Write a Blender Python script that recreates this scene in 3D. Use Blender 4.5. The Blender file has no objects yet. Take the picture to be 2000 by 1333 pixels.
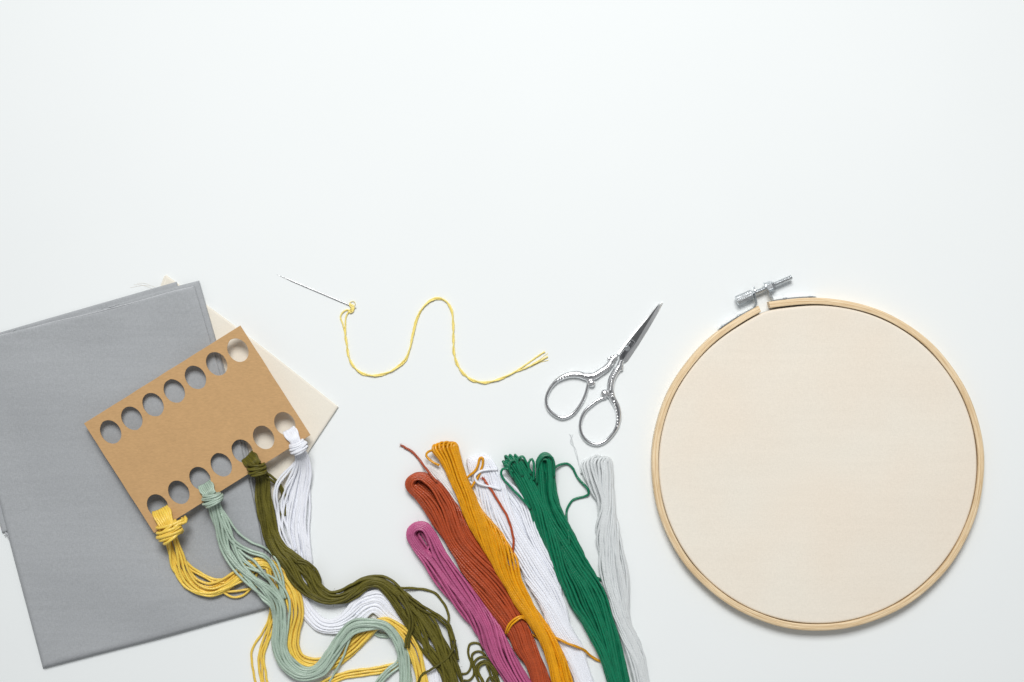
import bpy, bmesh, math, random
import numpy as np
from mathutils import Vector, Matrix

# ------------------------------------------------------------------ units
# Plans are drawn on a grid of 0.3 mm (a 208 mm hoop is about 650 grid steps).
S = 0.0003
D = 3667.0                      # camera height in grid steps (1.1 m)
scene = bpy.context.scene
rng = np.random.default_rng(7)

# ------------------------------------------------------------------ camera
cam_d = bpy.data.cameras.new('camera')
cam = bpy.data.objects.new('camera', cam_d)
scene.collection.objects.link(cam)
cam.location = (0, 0, D * S)
cam_d.sensor_width = 36.0
cam_d.lens = 36.0 * D / 2000.0
cam_d.clip_start = 0.01
cam_d.clip_end = 50.0
scene.camera = cam

# ------------------------------------------------------------------ studio light
world = bpy.data.worlds.new('World')
scene.world = world
world.use_nodes = True
wn, wl = world.node_tree.nodes, world.node_tree.links
wn.clear()
w_out = wn.new('ShaderNodeOutputWorld')
w_bg = wn.new('ShaderNodeBackground')
w_tc = wn.new('ShaderNodeTexCoord')
w_sep = wn.new('ShaderNodeSeparateXYZ')
w_ramp = wn.new('ShaderNodeValToRGB')
e = w_ramp.color_ramp.elements
e[0].position, e[0].color = 0.0, (0.48, 0.49, 0.50, 1)
e[1].position, e[1].color = 1.0, (0.10, 0.105, 0.115, 1)
for p, c in ((0.30, 0.55), (0.55, 0.95), (0.80, 0.80), (0.93, 0.26)):
    q = e.new(p)
    q.color = (c * 0.985, c, c * 1.015, 1)
wl.new(w_tc.outputs['Generated'], w_sep.inputs[0])
wl.new(w_sep.outputs['Z'], w_ramp.inputs[0])
wl.new(w_ramp.outputs[0], w_bg.inputs['Color'])
w_bg.inputs['Strength'].default_value = 0.455
wl.new(w_bg.outputs[0], w_out.inputs[0])


def area(name, loc, target, size, energy, col, spread=180):
    l = bpy.data.lights.new(name, 'AREA')
    l.shape = 'RECTANGLE'
    l.size, l.size_y = size
    l.energy = energy
    l.color = col
    l.spread = math.radians(spread)
    o = bpy.data.objects.new(name, l)
    scene.collection.objects.link(o)
    o.location = loc
    o.rotation_euler = (Vector(target) - Vector(loc)).to_track_quat('-Z', 'Y').to_euler()
    return o


area('softbox', (-0.12, 1.35, 2.1), (0.04, 0.09, 0), (1.1, 0.9), 6.55, (1.0, 0.997, 0.985), 56)

scene.view_settings.view_transform = 'Standard'
scene.view_settings.look = 'None'
scene.view_settings.exposure = 0.0
scene.view_settings.gamma = 1.0
scene.view_settings.use_curve_mapping = False
scene.cycles.max_bounces = 8


# ------------------------------------------------------------------ colour + materials
def lin(r, g, b):
    f = lambda c: (c / 12.92) if c <= 0.04045 else ((c + 0.055) / 1.055) ** 2.4
    return (f(r / 255.0), f(g / 255.0), f(b / 255.0), 1.0)


def new_mat(name):
    m = bpy.data.materials.new(name)
    m.use_nodes = True
    n, l = m.node_tree.nodes, m.node_tree.links
    return m, n, l, n['Principled BSDF']


def node(n, kind, **kw):
    x = n.new(kind)
    for k, v in kw.items():
        setattr(x, k, v)
    return x


def noise(n, l, vec, scale, detail=3, rough=0.5, stretch=None, rot=0.0):
    if stretch is not None or rot:
        mp = n.new('ShaderNodeMapping')
        mp.inputs['Scale'].default_value = stretch or (1, 1, 1)
        mp.inputs['Rotation'].default_value = (0, 0, rot)
        l.new(vec, mp.inputs[0])
        vec = mp.outputs[0]
    t = n.new('ShaderNodeTexNoise')
    t.inputs['Scale'].default_value = scale
    t.inputs['Detail'].default_value = detail
    t.inputs['Roughness'].default_value = rough
    l.new(vec, t.inputs['Vector'])
    return t.outputs[0]


def ramp2(n, l, fac, c0, c1, p0=0.3, p1=0.7):
    r = n.new('ShaderNodeValToRGB')
    r.color_ramp.elements[0].position, r.color_ramp.elements[0].color = p0, c0
    r.color_ramp.elements[1].position, r.color_ramp.elements[1].color = p1, c1
    l.new(fac, r.inputs[0])
    return r.outputs[0]


def scaled(c, f):
    return (min(c[0] * f, 1), min(c[1] * f, 1), min(c[2] * f, 1), 1)


def math_node(n, l, op, a, b):
    x = n.new('ShaderNodeMath')
    x.operation = op
    for i, v in enumerate((a, b)):
        if isinstance(v, (int, float)):
            x.inputs[i].default_value = v
        else:
            l.new(v, x.inputs[i])
    return x.outputs[0]


def mat_thread(name, col, var=0.10, rough=0.33, spec=0.58, ply=1.0):
    """Mercerised cotton: UV.x runs along the strand in grid steps, UV.y round it; the plies show as slanting bands."""
    m, n, l, b = new_mat(name)
    uv = n.new('ShaderNodeUVMap').outputs[0]
    sep = n.new('ShaderNodeSeparateXYZ')
    l.new(uv, sep.inputs[0])
    fine = noise(n, l, uv, 1.0, 3, 0.65, (0.22, 9.0, 1.0))
    obj = n.new('ShaderNodeTexCoord').outputs['Object']
    big = noise(n, l, obj, 260.0, 2)
    band = math_node(n, l, 'SINE', math_node(n, l, 'ADD', math_node(n, l, 'MULTIPLY', sep.outputs['X'], 1.15),
                     math_node(n, l, 'ADD', math_node(n, l, 'MULTIPLY', sep.outputs['Y'], 4 * math.pi), math_node(n, l, 'MULTIPLY', fine, 5.0))), 0.0)
    band = math_node(n, l, 'ADD', math_node(n, l, 'MULTIPLY', band, 0.5), 0.5)
    mix = math_node(n, l, 'ADD', math_node(n, l, 'MULTIPLY', band, 0.12 * ply),
                    math_node(n, l, 'ADD', math_node(n, l, 'MULTIPLY', fine, 0.62), math_node(n, l, 'MULTIPLY', big, 0.40)))
    wn_ = n.new('ShaderNodeTexWhiteNoise')
    wn_.noise_dimensions = '1D'
    l.new(math_node(n, l, 'FLOOR', sep.outputs['Y'], 0.0), wn_.inputs['W'])
    mix = math_node(n, l, 'ADD', mix, math_node(n, l, 'MULTIPLY', math_node(n, l, 'SUBTRACT', wn_.outputs['Value'], 0.5), 0.26))
    l.new(ramp2(n, l, mix, scaled(col, 1 - var * 1.8), scaled(col, 1 + var), 0.2, 0.95), b.inputs['Base Color'])
    b.inputs['Roughness'].default_value = rough
    b.inputs['Specular IOR Level'].default_value = spec
    b.inputs['Sheen Weight'].default_value = 0.03
    b.inputs['Sheen Roughness'].default_value = 0.4
    bp = n.new('ShaderNodeBump')
    bp.inputs['Strength'].default_value = 0.6
    bp.inputs['Distance'].default_value = 0.00030
    l.new(math_node(n, l, 'ADD', math_node(n, l, 'MULTIPLY', band, 0.2), math_node(n, l, 'MULTIPLY', fine, 1.0)), bp.inputs['Height'])
    l.new(bp.outputs[0], b.inputs['Normal'])
    return m


def mat_cloth(name, col, rot, var=0.05, bump=0.5, warm=None):
    m, n, l, b = new_mat(name)
    obj = n.new('ShaderNodeTexCoord').outputs['Object']
    warp = noise(n, l, obj, 1100.0, 2, 0.6, (0.6, 1.7, 1.0), rot)
    weft = noise(n, l, obj, 1100.0, 2, 0.6, (1.7, 0.6, 1.0), rot)
    slub = noise(n, l, obj, 60.0, 3, 0.55, (0.35, 6.0, 1.0), rot)
    grain = math_node(n, l, 'ADD', math_node(n, l, 'MULTIPLY', warp, 0.5), math_node(n, l, 'MULTIPLY', weft, 0.5))
    mix = math_node(n, l, 'ADD', math_node(n, l, 'MULTIPLY', grain, 0.82), math_node(n, l, 'MULTIPLY', slub, 0.18))
    c = ramp2(n, l, mix, scaled(col, 1 - var), scaled(col, 1 + var), 0.38, 0.62)
    if warm:
        big = noise(n, l, obj, 16.0, 2)
        mx = n.new('ShaderNodeMix')
        mx.data_type = 'RGBA'
        mx.blend_type = 'MULTIPLY'
        mx.inputs[0].default_value = 1.0
        l.new(c, mx.inputs[6])
        l.new(ramp2(n, l, big, (1, 1, 1, 1), warm, 0.35, 0.65), mx.inputs[7])
        c = mx.outputs[2]
    l.new(c, b.inputs['Base Color'])
    b.inputs['Roughness'].default_value = 0.9
    b.inputs['Specular IOR Level'].default_value = 0.15
    b.inputs['Sheen Weight'].default_value = 0.08
    bp = n.new('ShaderNodeBump')
    bp.inputs['Strength'].default_value = bump
    bp.inputs['Distance'].default_value = 0.0002
    l.new(mix, bp.inputs['Height'])
    l.new(bp.outputs[0], b.inputs['Normal'])
    return m


def mat_kraft():
    m, n, l, b = new_mat('kraft_board')
    obj = n.new('ShaderNodeTexCoord').outputs['Object']
    fib = noise(n, l, obj, 900.0, 4, 0.65, (0.5, 1.5, 1.0), 0.5)
    blot = noise(n, l, obj, 90.0, 4, 0.6)
    mix = math_node(n, l, 'ADD', math_node(n, l, 'MULTIPLY', fib, 0.75), math_node(n, l, 'MULTIPLY', blot, 0.25))
    col = lin(197, 159, 113)
    l.new(ramp2(n, l, mix, scaled(col, 0.89), scaled(col, 1.09), 0.32, 0.68), b.inputs['Base Color'])
    b.inputs['Roughness'].default_value = 0.85
    b.inputs['Specular IOR Level'].default_value = 0.2
    bp = n.new('ShaderNodeBump')
    bp.inputs['Strength'].default_value = 0.25
    bp.inputs['Distance'].default_value = 0.0002
    l.new(mix, bp.inputs['Height'])
    l.new(bp.outputs[0], b.inputs['Normal'])
    return m


def mat_wood():
    m, n, l, b = new_mat('bamboo_wood')
    uv = n.new('ShaderNodeUVMap').outputs[0]
    grain = noise(n, l, uv, 1.0, 4, 0.6, (0.012, 0.55, 1.0))
    fine = noise(n, l, uv, 1.0, 3, 0.6, (0.05, 1.6, 1.0))
    mix = math_node(n, l, 'ADD', math_node(n, l, 'MULTIPLY', grain, 0.65), math_node(n, l, 'MULTIPLY', fine, 0.35))
    l.new(ramp2(n, l, mix, lin(202, 168, 120), lin(250, 230, 196), 0.36, 0.64), b.inputs['Base Color'])
    b.inputs['Roughness'].default_value = 0.45
    b.inputs['Specular IOR Level'].default_value = 0.35
    bp = n.new('ShaderNodeBump')
    bp.inputs['Strength'].default_value = 0.3
    bp.inputs['Distance'].default_value = 0.0002
    l.new(mix, bp.inputs['Height'])
    l.new(bp.outputs[0], b.inputs['Normal'])
    return m


def mat_metal(name, col, rough, bump=0.0, vary=0.3):
    m, n, l, b = new_mat(name)
    b.inputs['Metallic'].default_value = 1.0
    b.inputs['Base Color'].default_value = col
    b.inputs['Roughness'].default_value = rough
    obj = n.new('ShaderNodeTexCoord').outputs['Object']
    s = noise(n, l, obj, 700.0, 3)
    l.new(ramp2(n, l, s, (rough * (1 - vary),) * 3 + (1,), (rough * (1 + vary),) * 3 + (1,)), b.inputs['Roughness'])
    if bump:
        bp = n.new('ShaderNodeBump')
        bp.inputs['Strength'].default_value = bump
        bp.inputs['Distance'].default_value = 0.0003
        l.new(noise(n, l, obj, 330.0, 3), bp.inputs['Height'])
        l.new(bp.outputs[0], b.inputs['Normal'])
    return m


def mat_table():
    m, n, l, b = new_mat('white_tabletop')
    obj = n.new('ShaderNodeTexCoord').outputs['Object']
    v = noise(n, l, obj, 5.0, 3)
    l.new(ramp2(n, l, v, (0.838, 0.868, 0.872, 1), (0.853, 0.882, 0.886, 1)), b.inputs['Base Color'])
    b.inputs['Roughness'].default_value = 0.55
    b.inputs['Specular IOR Level'].default_value = 0.25
    return m


M = dict(
    table=mat_table(), kraft=mat_kraft(), wood=mat_wood(),
    grey=mat_cloth('grey_cotton', lin(166, 169, 172), -0.26, 0.09, 0.7),
    grey_thread=mat_thread('grey_selvedge', lin(206, 208, 212)),
    cream=mat_cloth('cream_cotton', lin(235, 229, 216), 0.65, 0.03, 0.4),
    cream_thread=mat_thread('cream_fibre', lin(240, 230, 214)),
    calico=mat_cloth('calico', lin(235, 228, 215), 0.16, 0.035, 0.4, warm=(1.0, 0.968, 0.945, 1)),
    yellow=mat_thread('yellow_cotton', lin(255, 211, 92), 0.13),
    sage=mat_thread('sage_cotton', lin(178, 198, 182), 0.15),
    olive=mat_thread('olive_cotton', lin(103, 97, 33), 0.34, 0.5, 0.3),
    white=mat_thread('white_cotton', lin(240, 242, 249), 0.04, 0.5, 0.3),
    offwhite=mat_thread('off_white_cotton', lin(238, 237, 236), 0.03, 0.5, 0.3),
    pink=mat_thread('pink_cotton', lin(192, 94, 140), 0.22),
    rust=mat_thread('rust_cotton', lin(182, 78, 38), 0.25),
    mustard=mat_thread('mustard_cotton', lin(238, 164, 4), 0.2),
    green=mat_thread('green_cotton', lin(0, 120, 84), 0.26),
    silver=mat_thread('silver_cotton', lin(220, 224, 225), 0.09, 0.45, 0.4),
    lemon=mat_thread('lemon_cotton', lin(253, 229, 132), 0.06),
    needle=mat_metal('needle_steel', (0.62, 0.62, 0.63, 1), 0.34),
    chrome=mat_metal('polished_steel', (0.84, 0.85, 0.87, 1), 0.18),
    relief=mat_metal('cast_steel', (0.86, 0.87, 0.885, 1), 0.22, 0.06, 0.15),
    blade=mat_metal('steel_dark_reflection', (0.15, 0.155, 0.16, 1), 0.38, 0.0, 0.06),  # blade face steel, dark overhead reflection put into its colour
    edge=mat_metal('steel_bright_reflection', (0.93, 0.94, 0.95, 1), 0.34, 0.0, 0.1),  # same steel on the flanks, their bright reflection put into the colour
    zinc=mat_metal('zinc_plate', (0.66, 0.69, 0.71, 1), 0.3, 0.0, 0.1),
)


# ------------------------------------------------------------------ object helpers
def tag(o, label=None, cat=None, group=None, kind=None):
    if label: o['label'] = label
    if cat: o['category'] = cat
    if group: o['group'] = group
    if kind: o['kind'] = kind
    return o


def root_origin(o):
    v = Vector((0, 0, 0))
    while o is not None:
        v += o.location
        o = o.parent
    return v


def empty(name, at, label, cat, group=None):
    o = bpy.data.objects.new(name, None)
    o.empty_display_size = 0.01
    scene.collection.objects.link(o)
    o.location = Vector(at) * S
    return tag(o, label, cat, group)


def mesh_obj(name, verts, faces, mat, parent=None, uvs=None, smooth=True, loc=None):
    """verts in grid steps; faces an (m,4) array or list of tuples; uvs per vertex."""
    v = np.asarray(verts, dtype=np.float64)
    if parent is not None:
        off = np.array(root_origin(parent)) / S
        oloc = None
    else:
        off = np.array(loc if loc is not None else (v[:, 0].mean(), v[:, 1].mean(), v[:, 2].min()))
        oloc = Vector(off) * S
    v = (v - off) * S
    me = bpy.data.meshes.new(name)
    if isinstance(faces, np.ndarray):
        nf, k = faces.shape
        me.vertices.add(len(v))
        me.vertices.foreach_set('co', v.astype(np.float32).ravel())
        me.loops.add(nf * k)
        me.loops.foreach_set('vertex_index', faces.astype(np.int32).ravel())
        me.polygons.add(nf)
        me.polygons.foreach_set('loop_start', np.arange(0, nf * k, k, dtype=np.int32))
        me.polygons.foreach_set('loop_total', np.full(nf, k, dtype=np.int32))
        me.update(calc_edges=True)
        me.validate()
    else:
        me.from_pydata([tuple(x) for x in v], [], [tuple(f) for f in faces])
        me.update()
    if uvs is not None:
        lay = me.uv_layers.new(name='UVMap')
        li = np.empty(len(me.loops), dtype=np.int32)
        me.loops.foreach_get('vertex_index', li)
        lay.data.foreach_set('uv', np.asarray(uvs, dtype=np.float32)[li].ravel())
    me.polygons.foreach_set('use_smooth', np.full(len(me.polygons), smooth))
    me.materials.append(mat)
    o = bpy.data.objects.new(name, me)
    scene.collection.objects.link(o)
    if parent is not None:
        o.parent = parent
    else:
        o.location = oloc
    return o


def from_bm(name, bm, mat, parent=None, smooth=False, loc=None):
    bm.verts.ensure_lookup_table()
    bmesh.ops.recalc_face_normals(bm, faces=bm.faces)
    for i, v in enumerate(bm.verts):
        v.index = i
    vs = [tuple(v.co) for v in bm.verts]
    fs = [[v.index for v in f.verts] for f in bm.faces]
    bm.free()
    return mesh_obj(name, vs, fs, mat, parent, smooth=smooth, loc=loc)


def W(u, v, z=0.0):
    """a spot of the plan at height z, in grid steps from the table's centre"""
    k = 1.0 - z / D
    return np.array([(u - 1000.0) * k, (666.5 - v) * k, z])


def Wn(P):
    P = np.asarray(P, dtype=float)
    k = 1.0 - P[:, 2] / D
    return np.stack([(P[:, 0] - 1000.0) * k, (666.5 - P[:, 1]) * k, P[:, 2]], axis=1)


def spline(pts, n):
    """centripetal-ish Catmull-Rom through the rows of pts, resampled evenly by the first two columns"""
    P = np.asarray(pts, dtype=float)
    if len(P) == 2:
        t = np.linspace(0, 1, n)[:, None]
        return P[0] * (1 - t) + P[1] * t
    A = np.vstack([2 * P[0] - P[1], P, 2 * P[-1] - P[-2]])
    out = []
    for i in range(1, len(A) - 2):
        p0, p1, p2, p3 = A[i - 1], A[i], A[i + 1], A[i + 2]
        d1 = max(np.linalg.norm((p2 - p1)[:2]), 1e-6)
        d0 = max(np.linalg.norm((p1 - p0)[:2]), 1e-6)
        d2 = max(np.linalg.norm((p3 - p2)[:2]), 1e-6)
        m1 = ((p1 - p0) / d0 * d1 + (p2 - p1)) * d1 / (d0 + d1) if True else 0
        m1 = d1 * ((p1 - p0) / d0 * d1 + (p2 - p1) / d1 * d0) / (d0 + d1)
        m2 = d1 * ((p2 - p1) / d1 * d2 + (p3 - p2) / d2 * d1) / (d1 + d2)
        t = np.linspace(0, 1, 16, endpoint=False)[:, None]
        out.append((2 * t**3 - 3 * t**2 + 1) * p1 + (t**3 - 2 * t**2 + t) * m1 + (-2 * t**3 + 3 * t**2) * p2 + (t**3 - t**2) * m2)
    Q = np.vstack(out + [P[-1:]])
    L = np.concatenate([[0], np.cumsum(np.linalg.norm(np.diff(Q[:, :2], axis=0), axis=1) + 1e-9)])
    s = np.linspace(0, L[-1], n)
    return np.stack([np.interp(s, L, Q[:, c]) for c in range(Q.shape[1])], axis=1)


def wobble(n, m, cycles, r=rng):
    """m smooth random curves of n samples in about [-1, 1]"""
    t = np.linspace(0, 1, n)
    y = np.zeros((m, n))
    for k in range(4):
        f = cycles * r.uniform(0.3, 1.25, (m, 1))
        y += np.sin(2 * math.pi * (f * t + r.uniform(0, 1, (m, 1)))) * (0.5, 0.4, 0.35, 0.3)[k]
    return y


class Tubes:
    """collects twisted strands into one mesh"""
    def __init__(self):
        self.v, self.f, self.uv, self.nv = [], [], [], 0

    def add(self, paths, radius, sides=9, lobes=3, depth=0.10, pitch=26.0, taper=False, flat=1.0):
        """paths (m, n, 3) in grid steps, radius scalar or (m, n)"""
        P = np.asarray(paths, dtype=float)
        if P.ndim == 2:
            P = P[None]
        m, n, _ = P.shape
        R = np.broadcast_to(np.asarray(radius, dtype=float), (m, n)).copy() if np.ndim(radius) != 1 else np.broadcast_to(np.asarray(radius)[None, :], (m, n)).copy()
        T = np.gradient(P, axis=1)
        T /= np.linalg.norm(T, axis=2, keepdims=True) + 1e-9
        N = np.empty_like(P)
        up = np.tile(np.array([0, 0, 1.0]), (m, 1))
        x = up - (up * T[:, 0]).sum(1, keepdims=True) * T[:, 0]
        bad = np.linalg.norm(x, axis=1) < 0.1
        x[bad] = np.array([1.0, 0, 0])
        for i in range(n):
            x = x - (x * T[:, i]).sum(1, keepdims=True) * T[:, i]
            x /= np.linalg.norm(x, axis=1, keepdims=True) + 1e-9
            N[:, i] = x
        B = np.cross(T, N)
        seg = np.linalg.norm(np.diff(P, axis=1), axis=2)
        L = np.concatenate([np.zeros((m, 1)), np.cumsum(seg, axis=1)], axis=1)
        th = np.linspace(0, 2 * math.pi, sides, endpoint=False)
        ph = rng.uniform(0, 6.28, (m, 1)) + 2 * math.pi * L / (pitch * lobes)
        rr = R[:, :, None] * (1 + depth * np.cos(lobes * (th[None, None, :] - ph[:, :, None])))
        V = P[:, :, None, :] + N[:, :, None, :] * (rr * np.cos(th))[..., None] * flat + B[:, :, None, :] * (rr * np.sin(th))[..., None]
        idx = np.arange(m * n * sides).reshape(m, n, sides) + self.nv
        a = idx[:, :-1, :]
        b = idx[:, 1:, :]
        self.f.append(np.stack([a, np.roll(a, -1, 2), np.roll(b, -1, 2), b], axis=-1).reshape(-1, 4))
        # end caps as fans of quads folded on themselves
        for end, flip in ((idx[:, 0, :], True), (idx[:, -1, :], False)):
            h = sides // 2
            q = []
            for k in range(h - 1 + (sides % 2)):
                i0, i1, i2, i3 = k, k + 1, sides - 2 - k, sides - 1 - k
                if i1 >= i2:
                    continue
                quad = [end[:, i0], end[:, i1], end[:, i2], end[:, i3]]
                q.append(np.stack(quad[::-1] if flip else quad, axis=-1))
            if q:
                self.f.append(np.concatenate(q))
        U = np.empty((m, n, sides, 2))
        U[..., 0] = L[:, :, None] + rng.uniform(0, 500, (m, 1, 1))
        # the fibres follow the twist
        U[..., 1] = (((th + math.pi) % (2 * math.pi)) / (2 * math.pi) * 0.998 + 0.001)[None, None, :] + rng.integers(0, 900, (m, 1, 1))
        self.v.append(V.reshape(-1, 3))
        self.uv.append(U.reshape(-1, 2))
        self.nv += m * n * sides
        return self

    def build(self, name, mat, parent=None, loc=None):
        return mesh_obj(name, np.vstack(self.v), np.vstack(self.f), mat, parent, np.vstack(self.uv), True, loc)


# ------------------------------------------------------------------ where things lie
GREY_EDGE_R = [(380, 559), (412, 669), (431, 733), (469, 862), (488, 942), (515, 1072), (528, 1188)]
GREY_POLY = np.array([(-80, 678)] + GREY_EDGE_R + [(84, 1306)], dtype=float)
CREAM_POLY = np.array([(323, 538), (661, 795), (603, 880), (550, 962), (500, 1066), (200, 850)], dtype=float)
GREY_T = 14.0


def poly_sd(P, poly):
    """signed distance (positive inside) of points (n,2) to a polygon"""
    P = np.asarray(P, dtype=float)
    A, Bq = poly, np.roll(poly, -1, axis=0)
    d = np.full(len(P), 1e9)
    ins = np.zeros(len(P), dtype=bool)
    for a, b in zip(A, Bq):
        ab = b - a
        t = np.clip(((P - a) @ ab) / (ab @ ab), 0, 1)
        d = np.minimum(d, np.linalg.norm(P - (a + t[:, None] * ab), axis=1))
        c = (a[1] > P[:, 1]) != (b[1] > P[:, 1])
        with np.errstate(divide='ignore', invalid='ignore'):
            xi = (b[0] - a[0]) * (P[:, 1] - a[1]) / (b[1] - a[1] + 1e-12) + a[0]
        ins ^= c & (P[:, 0] < xi)
    return np.where(ins, d, -d)


def sstep(a, b, x):
    t = np.clip((x - a) / (b - a), 0, 1)
    return t * t * (3 - 2 * t)


def lift(P):
    return 6.5 * sstep(-45, 12, poly_sd(P, CREAM_POLY))


def support(P):
    P = np.asarray(P, dtype=float)[:, :2]
    g = (GREY_T + lift(P)) * sstep(-14, 3, poly_sd(P, GREY_POLY))
    c = 6.0 * sstep(-8, 2, poly_sd(P, CREAM_POLY))
    return np.maximum(g, c)


def smooth1(a, k):
    if k < 1:
        return a
    w = np.hanning(2 * k + 3)[1:-1]
    w /= w.sum()
    return np.convolve(np.pad(a, k, mode='edge'), w, mode='valid')


# ------------------------------------------------------------------ the table
mesh_obj('table_surface', [(-4200, -3400, 0), (4200, -3400, 0), (4200, 3400, 0), (-4200, 3400, 0)],
         [(0, 1, 2, 3)], M['table'], loc=(0, 0, 0))
tag(bpy.data.objects['table_surface'], 'plain matt white tabletop under all the sewing things', 'table surface', kind='structure')


# ------------------------------------------------------------------ folded cloths
def cloth_sheet(name, top, right, bottom, left, z0, thick, mat, parent, lifted=True, und=0.8, seed=1, round_px=6.0, n=90, rough_edge=0.0, drop=0.0, drop_px=13.0):
    """A folded layer of cloth: four edge lines (plan, each left-to-right / top-to-bottom), rounded rims, soft undulation."""
    r = np.random.default_rng(seed)
    Tp, Bt = spline(top, n), spline(bottom, n)
    Lf, Rt = spline(left, n), spline(right, n)
    u = np.linspace(0, 1, n)
    # crowd samples towards the rims
    t = 0.5 - 0.5 * np.cos(math.pi * u)
    t = 0.55 * t + 0.45 * u
    rs = lambda E: np.stack([np.interp(t, u, E[:, c]) for c in range(2)], axis=1)
    Tp, Bt, Lf, Rt = rs(Tp), rs(Bt), rs(Lf), rs(Rt)
    uu, vv = np.meshgrid(t, t, indexing='ij')
    X = np.empty((n, n, 2))
    for c in range(2):
        X[..., c] = ((1 - vv) * Tp[:, c][:, None] + vv * Bt[:, c][:, None] + (1 - uu) * Lf[:, c][None, :] + uu * Rt[:, c][None, :]
                     - ((1 - uu) * (1 - vv) * Tp[0, c] + uu * (1 - vv) * Tp[-1, c] + (1 - uu) * vv * Bt[0, c] + uu * vv * Bt[-1, c]))
    if rough_edge:
        for k in range(2):
            X[:, 0, k] += r.normal(0, rough_edge, n)
    flat = X.reshape(-1, 2)
    poly = np.vstack([X[:, 0], X[-1, 1:], X[::-1, -1][1:], X[0, ::-1][1:-1]])
    sd = np.maximum(poly_sd(flat, poly), 0).reshape(n, n)
    edge = np.zeros((n, n), bool)
    edge[0, :] = edge[-1, :] = edge[:, 0] = edge[:, -1] = True
    sd[edge] = 0
    q = np.clip(sd / round_px, 0, 1)
    prof = np.sqrt(np.clip(1 - (1 - q) ** 2, 0, 1))
    base = (lift(flat).reshape(n, n) if lifted else 0) + z0
    w = np.zeros((n, n))
    for k in range(7):
        a = r.uniform(0, math.pi)
        wl_ = r.uniform(90, 420)
        w += np.sin((flat[:, 0] * math.cos(a) + flat[:, 1] * math.sin(a)).reshape(n, n) * 2 * math.pi / wl_ + r.uniform(0, 6)) * wl_ / 420
    w *= und / 2.0 * np.clip(sd / 70.0, 0.12, 1)
    ztop = base + thick * (0.45 + 0.55 * prof) + w * prof
    zbot = base + thick * 0.08 * (1 - prof)
    nv = n * n
    if drop:
        def near(E):
            d_ = np.full(len(flat), 1e9)
            for a_, b_ in zip(E[:-1:3], np.vstack([E[3::3], E[-1:]])[:len(E[:-1:3])]):
                ab = b_ - a_
                tt = np.clip(((flat - a_) @ ab) / (ab @ ab + 1e-9), 0, 1)
                d_ = np.minimum(d_, np.linalg.norm(flat - (a_ + tt[:, None] * ab), axis=1))
            return d_.reshape(n, n)
        dd = np.minimum(near(Bt), near(Lf) * 1.6)
        qq = np.clip(dd / drop_px, 0, 1)
        dz = drop * (1 - np.sqrt(np.clip(1 - (1 - qq) ** 2, 0, 1)))
        ztop -= dz
        zbot -= dz
    Vt = Wn(np.column_stack([flat, ztop.ravel()]))
    Vb = Wn(np.column_stack([flat, zbot.ravel()]))
    idx = np.arange(nv).reshape(n, n)
    a, b, c, d = idx[:-1, :-1], idx[1:, :-1], idx[1:, 1:], idx[:-1, 1:]
    ft = np.stack([d, c, b, a], -1).reshape(-1, 4)
    fb = np.stack([a, b, c, d], -1).reshape(-1, 4) + nv
    ring = np.concatenate([idx[:, 0], idx[-1, 1:], idx[::-1, -1][1:], idx[0, ::-1][1:-1]])
    nx = np.roll(ring, -1)
    fs = np.stack([ring, nx, nx + nv, ring + nv], -1)
    V = np.vstack([Vt, Vb])
    # v grows downwards on the plan, so faces above are already turned outwards
    return mesh_obj(name, V, np.vstack([ft[:, ::-1], fb[:, ::-1], fs[:, ::-1]]), mat, parent)


def fibre(tb, pts, rad, zoff=1.2, n=40, jit=0.0, lobes=2):
    P = spline(pts, n)
    z = support(P) + zoff + (P[:, 2] if P.shape[1] > 2 else 0)
    Q = np.column_stack([P[:, :2], smooth1(z, 3)])
    if jit:
        Q[:, 0] += wobble(n, 1, 4)[0] * jit
        Q[:, 1] += wobble(n, 1, 4)[0] * jit
    tb.add(Wn(Q), np.full(n, rad), 6, lobes, 0.05)


cream = empty('folded_cloth', W(480, 760), 'cream cotton cloth folded flat beneath the grey cloth', 'fabric')
cloth_sheet('fabric_layer', [(321, 539), (490, 664), (659, 795)], [(659, 795), (603, 879), (550, 960), (498, 1066)],
            [(196, 852), (350, 960), (498, 1066)], [(321, 539), (258, 700), (196, 852)], 0.0, 3.2, M['cream'], cream, False, 0.5, 3, 3.0)
cloth_sheet('fabric_layer', [(324, 537), (492, 662), (661, 795)], [(661, 795), (605, 880), (553, 962), (503, 1067)],
            [(200, 850), (350, 957), (503, 1067)], [(324, 537), (262, 700), (200, 850)], 2.6, 3.6, M['cream'], cream, False, 0.7, 4, 3.5)
tb = Tubes()
for k in range(3):
    x0, y0 = rng.uniform(275, 312), rng.uniform(556, 566)
    a = rng.uniform(2.8, 4.3)
    pts = [(x0, y0)]
    for j in range(3):
        a += rng.normal(0, 0.35)
        pts.append((pts[-1][0] + 13 * math.cos(a), pts[-1][1] + 10 * math.sin(a)))
    fibre(tb, pts, 0.17, 0.4)
tb.build('frayed_edge', M['cream_thread'], cream)

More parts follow.
